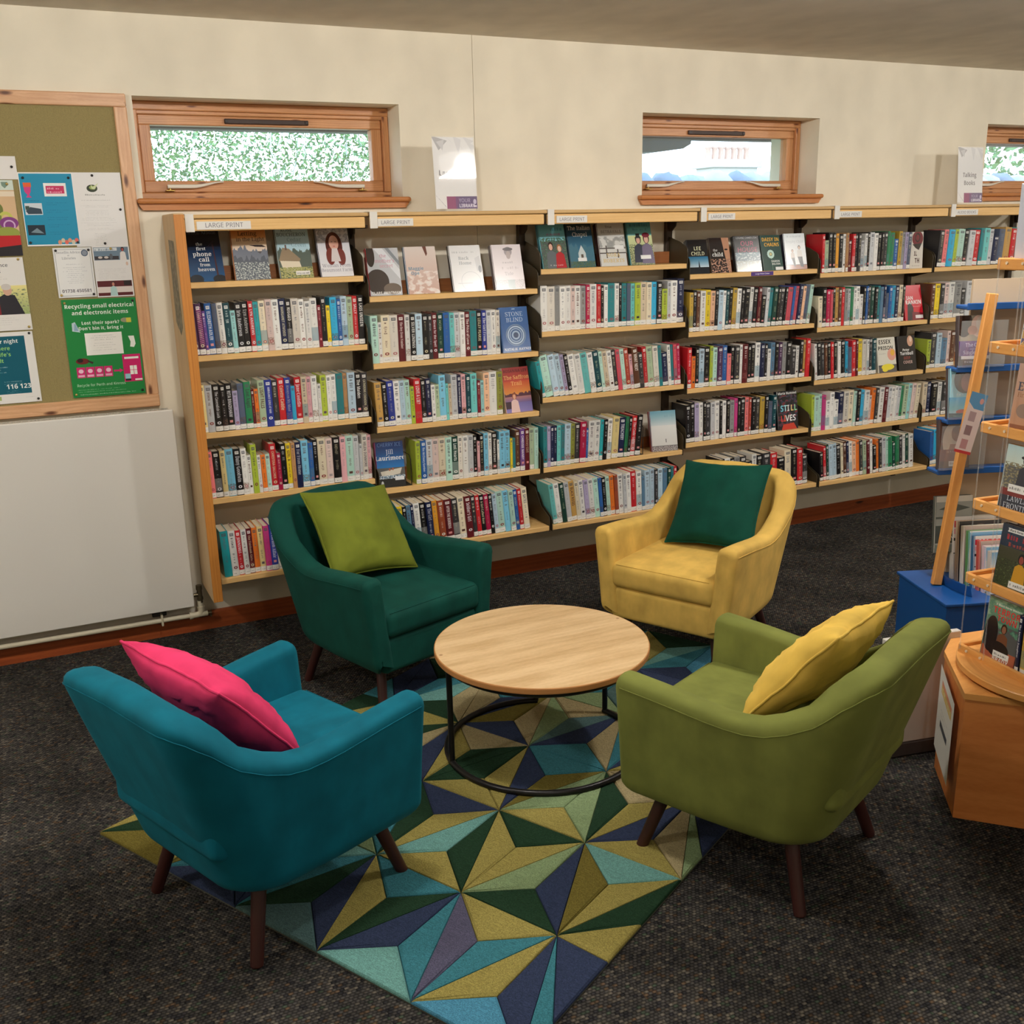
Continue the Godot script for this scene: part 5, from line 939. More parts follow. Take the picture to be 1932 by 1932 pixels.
	p = cp(30); p.wash(0, 150, rgb(110, 150, 120), rgb(80, 130, 110)); p.blobs(0, 200, rgb(70, 120, 100), rgb(130, 170, 140), 4, 0.01, 0.0); p.text("A Black Horse Western", 150, 42, 18, rgb(226, 230, 220), "sans_bold", 1); p.text("TERROR", 140, 90, 54, rgb(206, 40, 46), "sans_bold", 1); p.text("TOWN", 150, 132, 50, rgb(206, 40, 46), "sans_bold", 1); p.rect(0, 300, 256, 84, rgb(176, 96, 70)); p.ell(50, 220, 50, 110, rgb(40, 28, 30)); p.figure(140, 140, 180, rgb(60, 40, 30), rgb(150, 100, 76), rgb(120, 74, 50)); p.ell(120, 300, 80, 50, rgb(44, 30, 30)); p.rect(90, 310, 120, 36, rgb(230, 230, 226)); p.scrawl(100, 334, 100, 16, rgb(70, 70, 70), 3); p.text("BRADY", 150, 374, 38, rgb(226, 222, 216), "sans_bold", 1)
	p = cp(31); p.fill(rgb(150, 140, 120)); p.ell(40, 60, 70, 100, rgb(36, 26, 28)); p.ell(160, 80, 60, 80, rgb(222, 182, 164)); p.ell(190, 60, 50, 56, rgb(226, 206, 190)); p.ell(110, 110, 40, 34, rgb(206, 150, 130)); p.rect(0, 190, 256, 110, rgb(88, 50, 130)); p.text("The CEO", 128, 232, 36, rgb(226, 216, 236), "serif", 1); p.text("and the", 128, 256, 20, rgb(206, 196, 220), "serif", 1); p.text("Single Dad", 128, 288, 36, rgb(226, 216, 236), "serif", 1); p.rect(0, 300, 256, 84, rgb(46, 34, 52)); p.rect(20, 300, 236, 24, rgb(230, 228, 232)); p.scrawl(50, 350, 150, 16, rgb(226, 220, 230), 5)
	p = cp(32); p.fill(rgb(150, 206, 220)); p.ell(130, 90, 90, 100, rgb(50, 34, 36)); p.ell(150, 110, 50, 70, rgb(176, 110, 96)); p.scrawl(60, 206, 150, 24, rgb(226, 236, 238), 4); p.wash(220, 320, rgb(40, 160, 206), rgb(130, 206, 214)); p.ell(120, 330, 60, 20, rgb(206, 90, 66)); p.rect(0, 340, 256, 44, rgb(20, 90, 100)); p.scrawl(40, 366, 120, 12, rgb(130, 190, 196), 7)
	p = cp(33); p.fill(rgb(70, 50, 44)); p.ell(140, 170, 116, 160, rgb(206, 190, 170)); p.ell(150, 110, 50, 60, rgb(140, 84, 62)); p.poly([Vector2(60, 300), Vector2(90, 190), Vector2(210, 190), Vector2(240, 300)], rgb(150, 96, 76)); p.rect(0, 230, 256, 90, rgb(110, 60, 50)); p.scrawl(60, 252, 150, 12, rgb(236, 226, 220), 4); p.rect(80, 320, 120, 40, rgb(220, 214, 206)); p.scrawl(90, 346, 100, 18, rgb(90, 80, 76), 5)
	p = cp(34); p.fill(rgb(150, 152, 144)); p.rect(0, 0, 256, 40, rgb(206, 200, 186)); p.poly([Vector2(20, 90), Vector2(120, 50), Vector2(240, 84), Vector2(150, 104)], rgb(70, 76, 70)); p.rect(0, 140, 256, 14, rgb(80, 86, 80)); p.rect(0, 200, 256, 120, rgb(52, 62, 56)); p.text("TERNS", 40, 254, 50, W, "sans"); p.text("CONST", 36, 306, 50, W, "sans"); p.rect(0, 330, 256, 54, rgb(110, 120, 110))
	p = cp(35); p.fill(rgb(232, 226, 220)); p.text("BURNING", 128, 66, 56, rgb(206, 36, 60), "sans_bold", 1); p.rect(0, 76, 256, 30, rgb(236, 170, 180)); p.rect(0, 130, 256, 18, rgb(50, 46, 48)); p.rect(0, 220, 256, 8, rgb(110, 108, 108))
	p = cp(36); p.fill(rgb(228, 228, 226)); p.wash(10, 120, rgb(130, 180, 214), rgb(206, 222, 230)); p.text("Cat", 90, 170, 56, rgb(190, 198, 204), "serif", 1); p.ring(200, 40, 10, 5, rgb(120, 110, 116)); p.ell(90, 300, 60, 36, rgb(206, 30, 110)); p.ell(120, 340, 60, 20, rgb(226, 150, 190)); p.rect(0, 372, 256, 6, rgb(60, 58, 60))
	p = cp(37); p.fill(rgb(50, 44, 46)); p.ell(128, 100, 70, 80, rgb(120, 96, 84)); p.scrawl(40, 240, 180, 30, rgb(206, 196, 180), 3); p.scrawl(60, 300, 130, 20, rgb(206, 160, 90), 4)
	p = cp(38); p.wash(0, 384, rgb(196, 172, 160), rgb(120, 110, 110)); p.scrawl(40, 90, 170, 34, rgb(90, 60, 60), 13); p.figure(130, 150, 230, rgb(60, 40, 40), rgb(206, 160, 140), rgb(110, 130, 150))
	var m := mat(Color.WHITE, 0.22); m.albedo_texture = tex(cover_img); m.clearcoat_enabled = true; m.clearcoat = 0.8; m.clearcoat_roughness = 0.08; mats.covers = m
	mats.pages = mat(rgb(216, 206, 184), 0.95)

# ------------------------------------------------------------------ armchairs
func chair_top(u: float) -> float:
	# height of the rim along the path from the arm front (0) to the middle of the back (0.5)
	var m := u if u <= 0.5 else 1.0 - u
	var k := [[0.0, 0.597], [0.05, 0.589], [0.10, 0.578], [0.14, 0.568], [0.165, 0.566], [0.19, 0.575], [0.21, 0.594], [0.23, 0.625], [0.25, 0.662], [0.28, 0.712], [0.31, 0.746], [0.345, 0.766], [0.38, 0.774], [0.5, 0.784]]
	for i in k.size() - 1:
		if m >= k[i][0] and m <= k[i + 1][0]:
			var p1: float = k[i][1]; var p2: float = k[i + 1][1]
			return lerpf(p1, p2, smoothstep(0.0, 1.0, (m - k[i][0]) / (k[i + 1][0] - k[i][0])) * 0.35 + 0.65 * (m - k[i][0]) / (k[i + 1][0] - k[i][0]))
	return 0.597
func chair_outline(u: float, a: float, fb: float, ff: float, rc: float) -> Vector2:
	# u from 0 (front of the left arm) over 0.5 (middle of the back) to 1 (front of the right arm)
	var m := u if u <= 0.5 else 1.0 - u; var q: Vector2
	if m < 0.24: q = Vector2(-a, lerpf(ff, fb + rc, m / 0.24))
	elif m < 0.38:
		var g := (m - 0.24) / 0.14 * PI * 0.5; q = Vector2(-a + rc - rc * cos(g), fb + rc - rc * sin(g))
	else: q = Vector2(lerpf(-a + rc, 0.0, (m - 0.38) / 0.12), fb)
	q.x *= 1.0 - 0.10 * clampf((0.02 - q.y) / 0.45, 0.0, 1.0)
	if u > 0.5: q.x = -q.x
	return q
func chair_meshes() -> Dictionary:
	var d := {}; var yb := 0.185; var ff := 0.285
	var us := PackedFloat32Array()
	for i in 11: us.append(0.24 * i / 10.0)
	for i in range(1, 9): us.append(0.24 + 0.14 * i / 8.0)
	for i in range(1, 5): us.append(0.38 + 0.12 * i / 4.0)
	for i in range(us.size() - 2, -1, -1): us.append(1.0 - us[i])
	var outer := func(u: float, y: float) -> Vector3:
		var h := clampf((y - 0.19) / 0.40, 0.0, 1.1); var hb := (y - 0.19) / 0.59
		var ins := 0.0; var r0 := 0.065
		if y - yb < r0: ins = r0 - sqrt(maxf(0.0, r0 * r0 - pow(r0 - (y - yb), 2.0)))
		var q := chair_outline(u, lerpf(0.296, 0.340, h) - ins, lerpf(-0.290, -0.462, hb) + ins, ff - ins * 0.8, lerpf(0.13, 0.115, hb))
		return Vector3(q.x, y, q.y)
	var inner := func(u: float, y: float) -> Vector3:
		var h := clampf((y - 0.19) / 0.40, 0.0, 1.1); var hb := (y - 0.19) / 0.59
		var q := chair_outline(u, lerpf(0.296, 0.340, h) - 0.088, lerpf(-0.290, -0.462, hb) + 0.098, ff, 0.07)
		return Vector3(q.x, y, q.y)
	var profile := func(u: float) -> PackedVector3Array:
		var yt := chair_top(u); var o := PackedVector3Array()
		var cut := yt - 0.035
		for s in [0.0, 0.5]:
			var b0: Vector3 = outer.call(u, yb); o.append(Vector3(b0.x * lerpf(0.5, 1.0, s), yb, b0.z * lerpf(0.5, 1.0, s)))
		for j in 6: o.append(outer.call(u, yb + 0.065 * (1.0 - cos(PI * 0.5 * j / 6.0)) + 0.0001))
		for j in 12: o.append(outer.call(u, lerpf(yb + 0.065, cut, j / 11.0)))
		var a: Vector3 = outer.call(u, cut); var b: Vector3 = inner.call(u, cut)
		for j in range(1, 8):
			var g := PI * j / 8.0; var mid := (a + b) * 0.5; var half := (a - b) * 0.5
			o.append(mid + half * signf(cos(g)) * pow(absf(cos(g)), 0.75) + Vector3(0, 0.035 * pow(sin(g), 0.8), 0))
		for j in 9: o.append(inner.call(u, lerpf(cut, 0.215, j / 8.0)))
		return o
	var rows := []
	for u in us: rows.append(profile.call(u))
	# rounded front ends of the arms
	var caps := []
	for e in 2:
		var base: PackedVector3Array = rows[0] if e == 0 else rows[-1]; var n := base.size(); var rr := 0.024; var list := []
		for s in range(1, 6):
			var g := PI * 0.5 * s / 5.0; var ring := PackedVector3Array()
			for k in n:
				var p := base[k]; var mirror := base[clampi(n + 1 - k, 0, n - 1)]
				var mx := (absf(base[14].x) + absf(base[n - 4].x)) * 0.5 * signf(base[14].x)
				var to := Vector3(mx - p.x, 0, 0); to.x = clampf(to.x, -0.042, 0.042)
				var top_pull := -0.024 * smoothstep(0.53, 0.596, p.y); var bot_pull := 0.02 * (1.0 - smoothstep(0.19, 0.24, p.y))
				ring.append(p + (Vector3(to.x / 0.042 * rr, top_pull + bot_pull, 0)) * (1.0 - cos(g)) + Vector3(0, 0, rr * sin(g)))
			list.append(ring)
		caps.append(list)
	var all := []
	for k in range(4, -1, -1): all.append(caps[0][k])
	all.append_array(rows)
	for k in 5: all.append(caps[1][k])
	var m := M.new(); m.grid(all)
	for e in 2:
		var ring: PackedVector3Array = caps[e][4]; var c := Vector3.ZERO
		for q in ring: c += q
		c /= ring.size(); c.z = ring[12].z
		for k in range(2, ring.size() - 1):
			# fill the flat of the arm front between outside and inside
			var a := ring[k]; var b := ring[k + 1]; var cc := Vector3((ring[14].x + ring[-4].x) * 0.5, clampf((a.y + b.y) * 0.5, 0.24, 0.55), a.z)
			if e == 0: m.tri(cc, b, a)
			else: m.tri(cc, a, b)
		for k in range(2, ring.size() - 1):
			var a := ring[k]; var b := ring[k + 1]
			var ca := Vector3((ring[14].x + ring[-4].x) * 0.5, clampf((a.y + b.y) * 0.5, 0.24, 0.55), a.z)
			if k < ring.size() - 2:
				var b2 := ring[k + 2]; var cb := Vector3(ca.x, clampf((b.y + b2.y) * 0.5, 0.24, 0.55), a.z)
				if (cb - ca).length() > 1e-5:
					if e == 0: m.tri(ca, cb, b)
					else: m.tri(ca, b, cb)
	d.shell = m.mesh()
	var fr := M.new(); fr.rbox(Vector3(-0.256, yb + 0.004, -0.10), Vector3(0.256, 0.338, 0.298), 0.026, 4); d.rail = fr.mesh()
	var se := M.new(); se.rbox(Vector3(-0.251, 0.334, -0.345), Vector3(0.251, 0.449, 0.312), 0.034, 5, Vector3(0.0, 0.012, 0.006), 6); d.seat = se.mesh()
	# seam along the outside of the rim
	var sp_ := PackedVector3Array()
	for u in us:
		var p: Vector3 = outer.call(u, chair_top(u) - 0.034); sp_.append(p + Vector3(signf(p.x) * 0.0004 if absf(p.x) > 0.2 else 0.0, 0, -0.0004))
	var sm := M.new(); sm.tube(sp_, 0.0017, 5); d.seam = sm.mesh()
	# cushion seams
	var cs := M.new(); var loop := PackedVector3Array()
	for q in [[-0.222, 0.3115], [0.222, 0.3115]]: loop.append(Vector3(q[0], 0.4405, q[1] - 0.008))
	cs.tube(loop, 0.0016, 5); d.welt = cs.mesh()
	d.legs = []
	for s in [[-1, 1], [1, 1], [-1, -1], [1, -1]]:
		var l := M.new(); l.tube(PackedVector3Array([Vector3(s[0] * 0.198, 0.215, s[1] * 0.198), Vector3(s[0] * 0.207, 0.18, s[1] * 0.207), Vector3(s[0] * 0.248, 0.004, s[1] * 0.260), Vector3(s[0] * 0.249, 0.0, s[1] * 0.261)]), 0.024, 14, false, 0.0145)
		d.legs.append(l.mesh())
	return d
func chair(d: Dictionary, at: Vector2, turn: float, m: Material, label: String) -> Node3D:
	var t := thing("armchair", label, "armchair", Vector3(at.x, 0, at.y), deg_to_rad(turn), "velvet armchairs round the coffee table")
	mpart(t, "shell", d.shell, m); mpart(t, "front_rail", d.rail, m); mpart(t, "seat_cushion", d.seat, m); mpart(t, "seam", d.seam, m); mpart(t, "welt", d.welt, m)
	for l in d.legs: mpart(t, "leg", l, mats.leg)
	return t
func pillow(m: Material, chair_at: Vector2, chair_turn: float, local: Transform3D, label: String, seed_: int, half := 0.205) -> void:
	var frame := Transform3D(Basis(Vector3.UP, deg_to_rad(chair_turn)), Vector3(chair_at.x, 0, chair_at.y))
	var t := thing("cushion", label, "cushion", Vector3.ZERO, 0.0, "scatter cushions on the armchairs"); t.transform = frame * local
	var n := 26; var f := noise(5.0, seed_, 3); var edge := PackedVector3Array()
	var place := func(u: float, v: float, side: float) -> Vector3:
		var x := half * u * (1.0 - 0.075 * (1.0 - v * v) * u * u); var y := half * v * (1.0 - 0.075 * (1.0 - u * u) * v * v)
		var th := 0.078 * pow((1.0 - u * u) * (1.0 - v * v), 0.42)
		th *= 1.0 + 0.10 * f.get_noise_2d(u * 0.7 + side * 9.0, v * 0.7)
		var wr := 0.006 * f.get_noise_2d(u * 2.2 + 3.0 * side, v * 0.9) * minf(1.0, 4.0 * (1.0 - maxf(absf(u), absf(v))) + 0.2)
		return Vector3(x, y, side * (th + wr * 1.5) + 0.010 * f.get_noise_2d(u * 0.13 + 20.0, v * 0.13))
	var body := M.new()
	for side in [1.0, -1.0]:
		var rows := []
		for j in n + 1:
			var row := PackedVector3Array(); var v := -cos(PI * j / n)
			for i in n + 1: row.append(place.call(-cos(PI * i / n) * side, v, side))
			rows.append(row)
		body.grid(rows)
	part(t, "cover", body, m)
	for k in 4 * n:
		var s := k / n; var q := -cos(PI * (k % n) / float(n)); var u: float = [q, 1.0, -q, -1.0][s]; var v: float = [-1.0, q, 1.0, -q][s]
		edge.append((place.call(u, v, 1.0) + place.call(u, v, -1.0)) * 0.5)
	var pm := M.new(); pm.tube(edge, 0.0042, 7, true); part(t, "piping", pm, m)
func build_seating() -> void:
	var d := chair_meshes()
	var teal := velvet(rgb(10, 104, 124), 1); var green := velvet(rgb(122, 128, 62), 2); var dark := velvet(rgb(16, 74, 64), 3); var gold := velvet(rgb(224, 184, 94), 4)
	chair(d, Vector2(-0.107, 2.192), 112.8, teal, "teal blue velvet armchair holding the pink cushion, back to the radiator")
	chair(d, Vector2(1.259, 2.676), -156.0, green, "olive green velvet armchair holding the yellow cushion, beside the book spinner")
	chair(d, Vector2(0.658, 1.000), 19.3, dark, "dark bottle green velvet armchair in front of the first bookcase bays")
	chair(d, Vector2(1.982, 1.333), -63.1, gold, "mustard yellow velvet armchair with a dark green cushion")
	var lean := func(x: float, y: float, z: float, back: float, roll: float, yaw := 0.0) -> Transform3D:
		return Transform3D(Basis(Vector3.UP, deg_to_rad(yaw)) * Basis(Vector3.RIGHT, deg_to_rad(-back)) * Basis(Vector3(0, 0, 1), deg_to_rad(roll)), Vector3(x, y, z))
	pillow(velvet(rgb(116, 126, 40), 5), Vector2(0.658, 1.000), 19.3, lean.call(-0.01, 0.640, -0.145, 41.0, -7.0), "lime green velvet cushion on the dark green armchair", 11)
	pillow(velvet(rgb(10, 70, 56), 6), Vector2(1.982, 1.333), -63.1, lean.call(0.025, 0.640, -0.160, 37.0, 4.0), "bottle green velvet cushion on the mustard armchair", 12)
	pillow(velvet(rgb(232, 62, 110), 7), Vector2(-0.107, 2.192), 112.8, lean.call(0.01, 0.640, -0.150, 40.0, 7.0), "hot pink velvet cushion on the teal armchair", 13)
	pillow(velvet(rgb(236, 196, 90), 8), Vector2(1.259, 2.676), -156.0, lean.call(-0.02, 0.640, -0.150, 40.0, 3.0), "pale yellow velvet cushion on the olive green armchair", 14)

# ------------------------------------------------------------------ table and rug
func build_table() -> void:
	var c := Vector3(0.950, 0, 1.842); var t := thing("coffee_table", "round oak-topped coffee table on a black steel ring base", "table", c)
	var top := M.new(); top.lathe(PackedVector2Array([Vector2(0.0, 0.398), Vector2(0.380, 0.398), Vector2(0.384, 0.400), Vector2(0.385, 0.403), Vector2(0.385, 0.417), Vector2(0.384, 0.420), Vector2(0.381, 0.421)]), Vector3.ZERO, 96, true)
	var rim := part(t, "table_edge", top, mats.oak_edge)
	var disc := M.new()
	for i in 96:
		var a := TAU * i / 96.0; var b := TAU * (i + 1) / 96.0; var p := Vector3(cos(a), 0, -sin(a)) * 0.381; var q := Vector3(cos(b), 0, -sin(b)) * 0.381; var y := Vector3(0, 0.421, 0)
		disc.tri(y, p + y, q + y, Vector2(0.5, 0.5), Vector2(p.x + 0.5, p.z + 0.5), Vector2(q.x + 0.5, q.z + 0.5))
	part(t, "table_top", disc, mats.oak)
	var steel := mat(rgb(38, 36, 36), 0.32, 0.6)
	var arc := func(y: float, a0: float, a1: float, r: float, rad: float) -> M:
		var m := M.new(); var pts := PackedVector3Array()
		for i in 61:
			var g := deg_to_rad(lerpf(a0, a1, i / 60.0)); pts.append(Vector3(cos(g) * r, y, -sin(g) * r))
		m.tube(pts, rad, 10); return m
	# the base ring is left open on the far side
	part(t, "base_ring", arc.call(0.024, 66.0, 380.0, 0.352, 0.0115), steel)
	part(t, "top_ring", arc.call(0.386, 0.0, 360.0, 0.352, 0.0115), steel)
	for g in [67.0, 176.0, 379.0]:
		var p := Vector3(cos(deg_to_rad(g)), 0, -sin(deg_to_rad(g))) * 0.352; var m := M.new(); m.tube(PackedVector3Array([p + Vector3(0, 0.024, 0), p + Vector3(0, 0.386, 0)]), 0.0105, 10); part(t, "leg", m, steel)
const RUG := {"A": [122, 176, 168], "B": [88, 156, 186], "T": [70, 136, 148], "N": [60, 70, 98], "P": [100, 98, 122], "Y": [172, 158, 88], "O": [128, 116, 56], "G": [44, 70, 50], "L": [146, 168, 122], "C": [180, 164, 122], "S": [92, 122, 122]}
func build_rug() -> void:
	# a lattice of star points; every triangle between three points is cut into three facets from its middle
	var o := Vector3(-0.550, 0, 1.668); var e1 := Vector3(0.88, 0, -0.475); var e2 := Vector3(0.475, 0, 0.88)
	var t := thing("rug", "tufted rug of star-shaped triangles in teal, navy, green and yellow", "rug", o)
	t.basis = Basis(e1, Vector3.UP, e2)
	var du := 0.408; var dv := 0.330
	var bk := M.new(); bk.box(Vector3(-0.02, 0.001, 0), Vector3(du * 6.0 - 0.02, 0.006, dv * 5.0)); part(t, "backing", bk, mat(rgb(70, 70, 60), 0.95))
	var node := func(k: int, j: float) -> Vector2: return Vector2(-0.02 + du * k, dv * (j + (0.5 if k % 2 else 0.0)))
	var known := {"0 2 3 2 u": "SNG", "0 3 4 3 u": "ATN", "0 4 5 4 u": "BNY", "0 2 3 3 d": "TGY", "0 3 4 4 d": "YTP", "1 2 3 3 u": "YGA", "1 3 4 4 u": "GNL", "1 2 3 2 d": "NYG", "1 3 4 3 d": "GYY", "1 4 5 4 d": "AYO",
		"2 3 4 3 u": "YLL", "2 4 5 4 u": "YCN", "2 2 3 2 u": "YYG", "2 2 3 3 d": "TON", "2 3 4 4 d": "CYG", "2 1 2 2 d": "CGY", "3 2 3 3 u": "TCN", "3 1 2 2 u": "NCO", "3 2 3 2 d": "CSL", "3 3 4 4 u": "COY", "3 1 2 1 d": "TNC", "3 3 4 3 d": "BNT", "4 2 3 2 u": "LST", "4 3 4 3 u": "BTN", "5 2 3 3 u": "NBT", "5 3 4 4 u": "NTO", "4 2 3 3 d": "NBN"}
	var r := RandomNumberGenerator.new(); r.seed = 77; var letters := "YNTGACLOYN"; var made := {}
	for key in RUG:
		var c: Array = RUG[key]; var m := mat(rgb(c[0], c[1], c[2]), 0.95); m.albedo_texture = tx_fleck; m.uv1_triplanar = true; m.uv1_scale = Vector3(3.2, 3.2, 3.2); m.rim_enabled = true; m.rim = 0.25; m.rim_tint = 0.8; m.metallic_specular = 0.1
		m.heightmap_enabled = true; m.heightmap_texture = tx_fleck; m.heightmap_scale = 0.5
		made[key] = m
	var facet := func(a: Vector2, b: Vector2, c: Vector2, key: String) -> void:
		# a raised wedge of pile with sloping edges
		if absf((b - a).cross(c - a)) < 1e-5: return
		if (b - a).cross(c - a) < 0.0: var s := b; b = c; c = s
		var g := (a + b + c) / 3.0; var m := M.new(); var low := []; var mid := []; var top := []
		for q in [a, b, c]:
			var w: Vector2 = q; var inr := (g - w).normalized()
			low.append(Vector3(w.x, 0.005, w.y)); mid.append(Vector3(w.x + inr.x * 0.0022, 0.011, w.y + inr.y * 0.0022)); top.append(Vector3(w.x + inr.x * 0.011, 0.0155, w.y + inr.y * 0.011))
		m.tri(top[0], top[2], top[1])
		for i in 3:
			var j := (i + 1) % 3
			m.quad(low[j], low[i], mid[i], mid[j]); m.quad(mid[j], mid[i], top[i], top[j])
		part(t, "pile_facet", m, made[key])
	for k in 6:
		for j in range(0, 5):
			# triangles that point towards the next row and those that point back
			for kind in ["u", "d"]:
				var a: Vector2; var b: Vector2; var c: Vector2; var nm: String
				if k % 2 == 0:
					if kind == "u": a = node.call(k, j); b = node.call(k, j + 1); c = node.call(k + 1, j); nm = "%d %d %d %d u" % [k, j, j + 1, j]
					else:
						if j == 4: continue
						a = node.call(k + 1, j); b = node.call(k + 1, j + 1); c = node.call(k, j + 1); nm = "%d %d %d %d d" % [k, j, j + 1, j + 1]
				else:
					if kind == "u":
						if j == 4: continue
						a = node.call(k, j); b = node.call(k, j + 1); c = node.call(k + 1, j + 1); nm = "%d %d %d %d u" % [k, j, j + 1, j + 1]
					else: a = node.call(k + 1, j); b = node.call(k + 1, j + 1); c = node.call(k, j); nm = "%d %d %d %d d" % [k, j, j + 1, j]
				var pal: String = known.get(nm, "")
				if pal == "":
					for q in 3: pal += letters[r.randi() % letters.length()]
				var g := (a + b + c) / 3.0
				facet.call(a, b, g, pal[0]); facet.call(b, c, g, pal[1]); facet.call(c, a, g, pal[2])
	# half triangles along the two long edges, fanned from the inner point
	for k in [1, 3, 5]:
		for side in 2:
			var p: Vector2 = node.call(k, 4.0 if side else 0.0); var v := dv * 5.0 if side else 0.0
			var us := [p.x - du, p.x - du * 0.66, p.x - 0.01, p.x + du * 0.41, p.x + du]; var pal: String = "TNYG" if side and k == 1 else ("LNGY" if side else "YGTN")
			for i in 4: facet.call(Vector2(us[i], v), Vector2(us[i + 1], v), p, pal[i])

# ------------------------------------------------------------------ noticeboard, papers, radiator, signs
func paper(key: String, x0: float, y0: float, x1: float, y1: float, z: float, label: String, pins: Array, tilt := 0.0, called := "poster") -> void:
	var c := Vector3((x0 + x1) * 0.5, (y0 + y1) * 0.5, z); var t := thing(called, label, "poster", c); t.rotation.z = tilt
	var w := (x1 - x0) * 0.5; var h := (y1 - y0) * 0.5; var m := M.new(); var n := 6; var rows := []
	# sheet with a slight bow, and its print on the front
	for j in n + 1:
		var row := PackedVector3Array()
		for i in n + 1:
			var u := i / float(n) * 2.0 - 1.0; var v := j / float(n) * 2.0 - 1.0
			row.append(Vector3(u * w, v * h, 0.0018 * (1.0 - u * u) * (0.5 + 0.5 * v * v)))
		rows.append(row)
	var r := sign_uv(key)
	m.grid(rows)
	for i in m.t.size(): m.t[i] = r.position + m.t[i] * r.size
	part(t, "sheet", m, mats.signs)
	for q in pins:
		var pm := M.new(); pm.lathe(PackedVector2Array([Vector2(0.0045, 0.0), Vector2(0.0055, 0.002), Vector2(0.004, 0.0045), Vector2(0.0001, 0.005)]), Vector3.ZERO, 10)
		part(t, "pin", pm, mat(rgb(34, 32, 32), 0.35) if q[2] == 0 else mat(rgb(206, 180, 110), 0.3, 0.7), Transform3D(Basis(Vector3.RIGHT, PI / 2), Vector3(q[0] * (w - 0.008), q[1] * (h - 0.008), 0.0014)))
func build_left_wall() -> void:
	var nb := thing("noticeboard", "large olive felt noticeboard in a knotty pine frame", "noticeboard", Vector3(-0.80, 1.108, 0.0005))
	var felt := mat(rgb(158, 143, 94), 0.95); felt.albedo_texture = tex(grain_image(256, 0.88, 1.0, 47, 0.5, 2)); felt.uv1_triplanar = true; felt.uv1_scale = Vector3(3.4, 3.4, 3.4)
	var fm := M.new(); fm.box(Vector3(-0.70, 0.04, 0), Vector3(0.72, 1.29, 0.012)); part(nb, "felt_panel", fm, felt)
	for q in [[Vector3(-0.76, 1.270, 0), Vector3(0.757, 1.323, 0.024)], [Vector3(-0.76, 0.0, 0), Vector3(0.757, 0.056, 0.024)]]:
		var m := M.new(); m.cbox(q[0], q[1], 0.004); part(nb, "frame_rail", m, mats.pine)
	for q in [[Vector3(0.705, 0.054, 0), Vector3(0.757, 1.272, 0.0235)], [Vector3(-0.76, 0.054, 0), Vector3(-0.705, 1.272, 0.0235)]]:
		var m := M.new(); m.cbox(q[0], q[1], 0.004); part(nb, "frame_stile", m, mats.pine)
	var Z := 0.0165
	paper("blank", -0.71, 2.088, -0.497, 2.178, Z, "blank white card above the snake picture on the noticeboard", [[0.9, 0.1, 0]])
	paper("snake", -0.728, 1.785, -0.519, 2.085, Z, "colourful poster with coiled snake shapes and red band", [[0.85, 0.95, 1]])
	paper("diff", -0.733, 1.480, -0.523, 1.779, Z, "poster with a grey-haired man in a dark jacket", [[0.9, 1.0, 1], [0.95, -0.97, 1]])
	paper("night", -0.737, 1.174, -0.527, 1.474, Z, "dark teal helpline poster with large white telephone number", [[0.95, 1.0, 0], [0.95, -0.97, 0]])
	paper("blue", -0.497, 1.821, -0.290, 2.116, Z, "bright blue notice with two small photos of cars", [[-0.9, 0.9, 0], [0.92, 0.9, 0], [-0.95, -0.95, 0], [0.97, -0.97, 0]])
	paper("letter", -0.306, 1.814, -0.099, 2.116, Z - 0.001, "white letter with a round green and black emblem", [[-0.1, 0.97, 0], [0.92, 0.0, 0], [0.1, -0.97, 0]])
	paper("benefits", -0.404, 1.605, -0.252, 1.812, Z, "small white bordered notice with grey telephone number", [[-0.95, 0.97, 0], [0.95, 0.97, 0], [-0.95, -0.97, 1], [0.95, -0.97, 0]])
	paper("photos", -0.249, 1.601, -0.098, 1.814, Z, "small white notice with a photo above and below", [[0.0, 0.98, 1]])
	paper("green", -0.399, 1.174, -0.098, 1.596, Z + 0.0005, "green recycling poster for electrical items with pink box", [[-0.97, 0.97, 1], [0.97, 0.97, 0], [-0.97, -0.97, 1], [0.97, -0.97, 0]], -0.005)
	# radiator
	var rd := thing("radiator", "flat white panel radiator under the noticeboard", "radiator", Vector3(-0.85, 0.155, 0))
	var white := mat(rgb(222, 218, 210), 0.35); var grille := mat(rgb(186, 180, 166), 0.4)
	var fp := M.new(); fp.rbox(Vector3(-0.85, 0, 0.088), Vector3(0.85, 0.945, 0.104), 0.0065, 3); part(rd, "front_panel", fp, white)
	var bp := M.new(); bp.box(Vector3(-0.83, 0.02, 0.036), Vector3(0.83, 0.93, 0.048)); part(rd, "back_panel", bp, white)
	var sd := M.new(); sd.box(Vector3(0.832, 0.02, 0.036), Vector3(0.836, 0.935, 0.09)); sd.box(Vector3(-0.836, 0.02, 0.036), Vector3(-0.832, 0.935, 0.09)); part(rd, "side_cover", sd, white)
	var gb := M.new(); gb.box(Vector3(-0.832, 0.925, 0.040), Vector3(0.832, 0.931, 0.088)); part(rd, "convector", gb, grille)
	for k in 2:
		var gr := M.new(); gr.box(Vector3(-0.834, 0.931, 0.042 + k * 0.036), Vector3(0.834, 0.945, 0.047 + k * 0.036)); part(rd, "grille_bar", gr, grille)
	var slats := M.new()
	for k in 110: slats.box(Vector3(-0.83 + k * 0.0151, 0.932, 0.047), Vector3(-0.823 + k * 0.0151, 0.943, 0.078))
	part(rd, "grille_slats", slats, grille).set_meta("kind", "stuff")
	var vv := M.new(); var brass := mat(rgb(120, 108, 84), 0.35, 0.8)
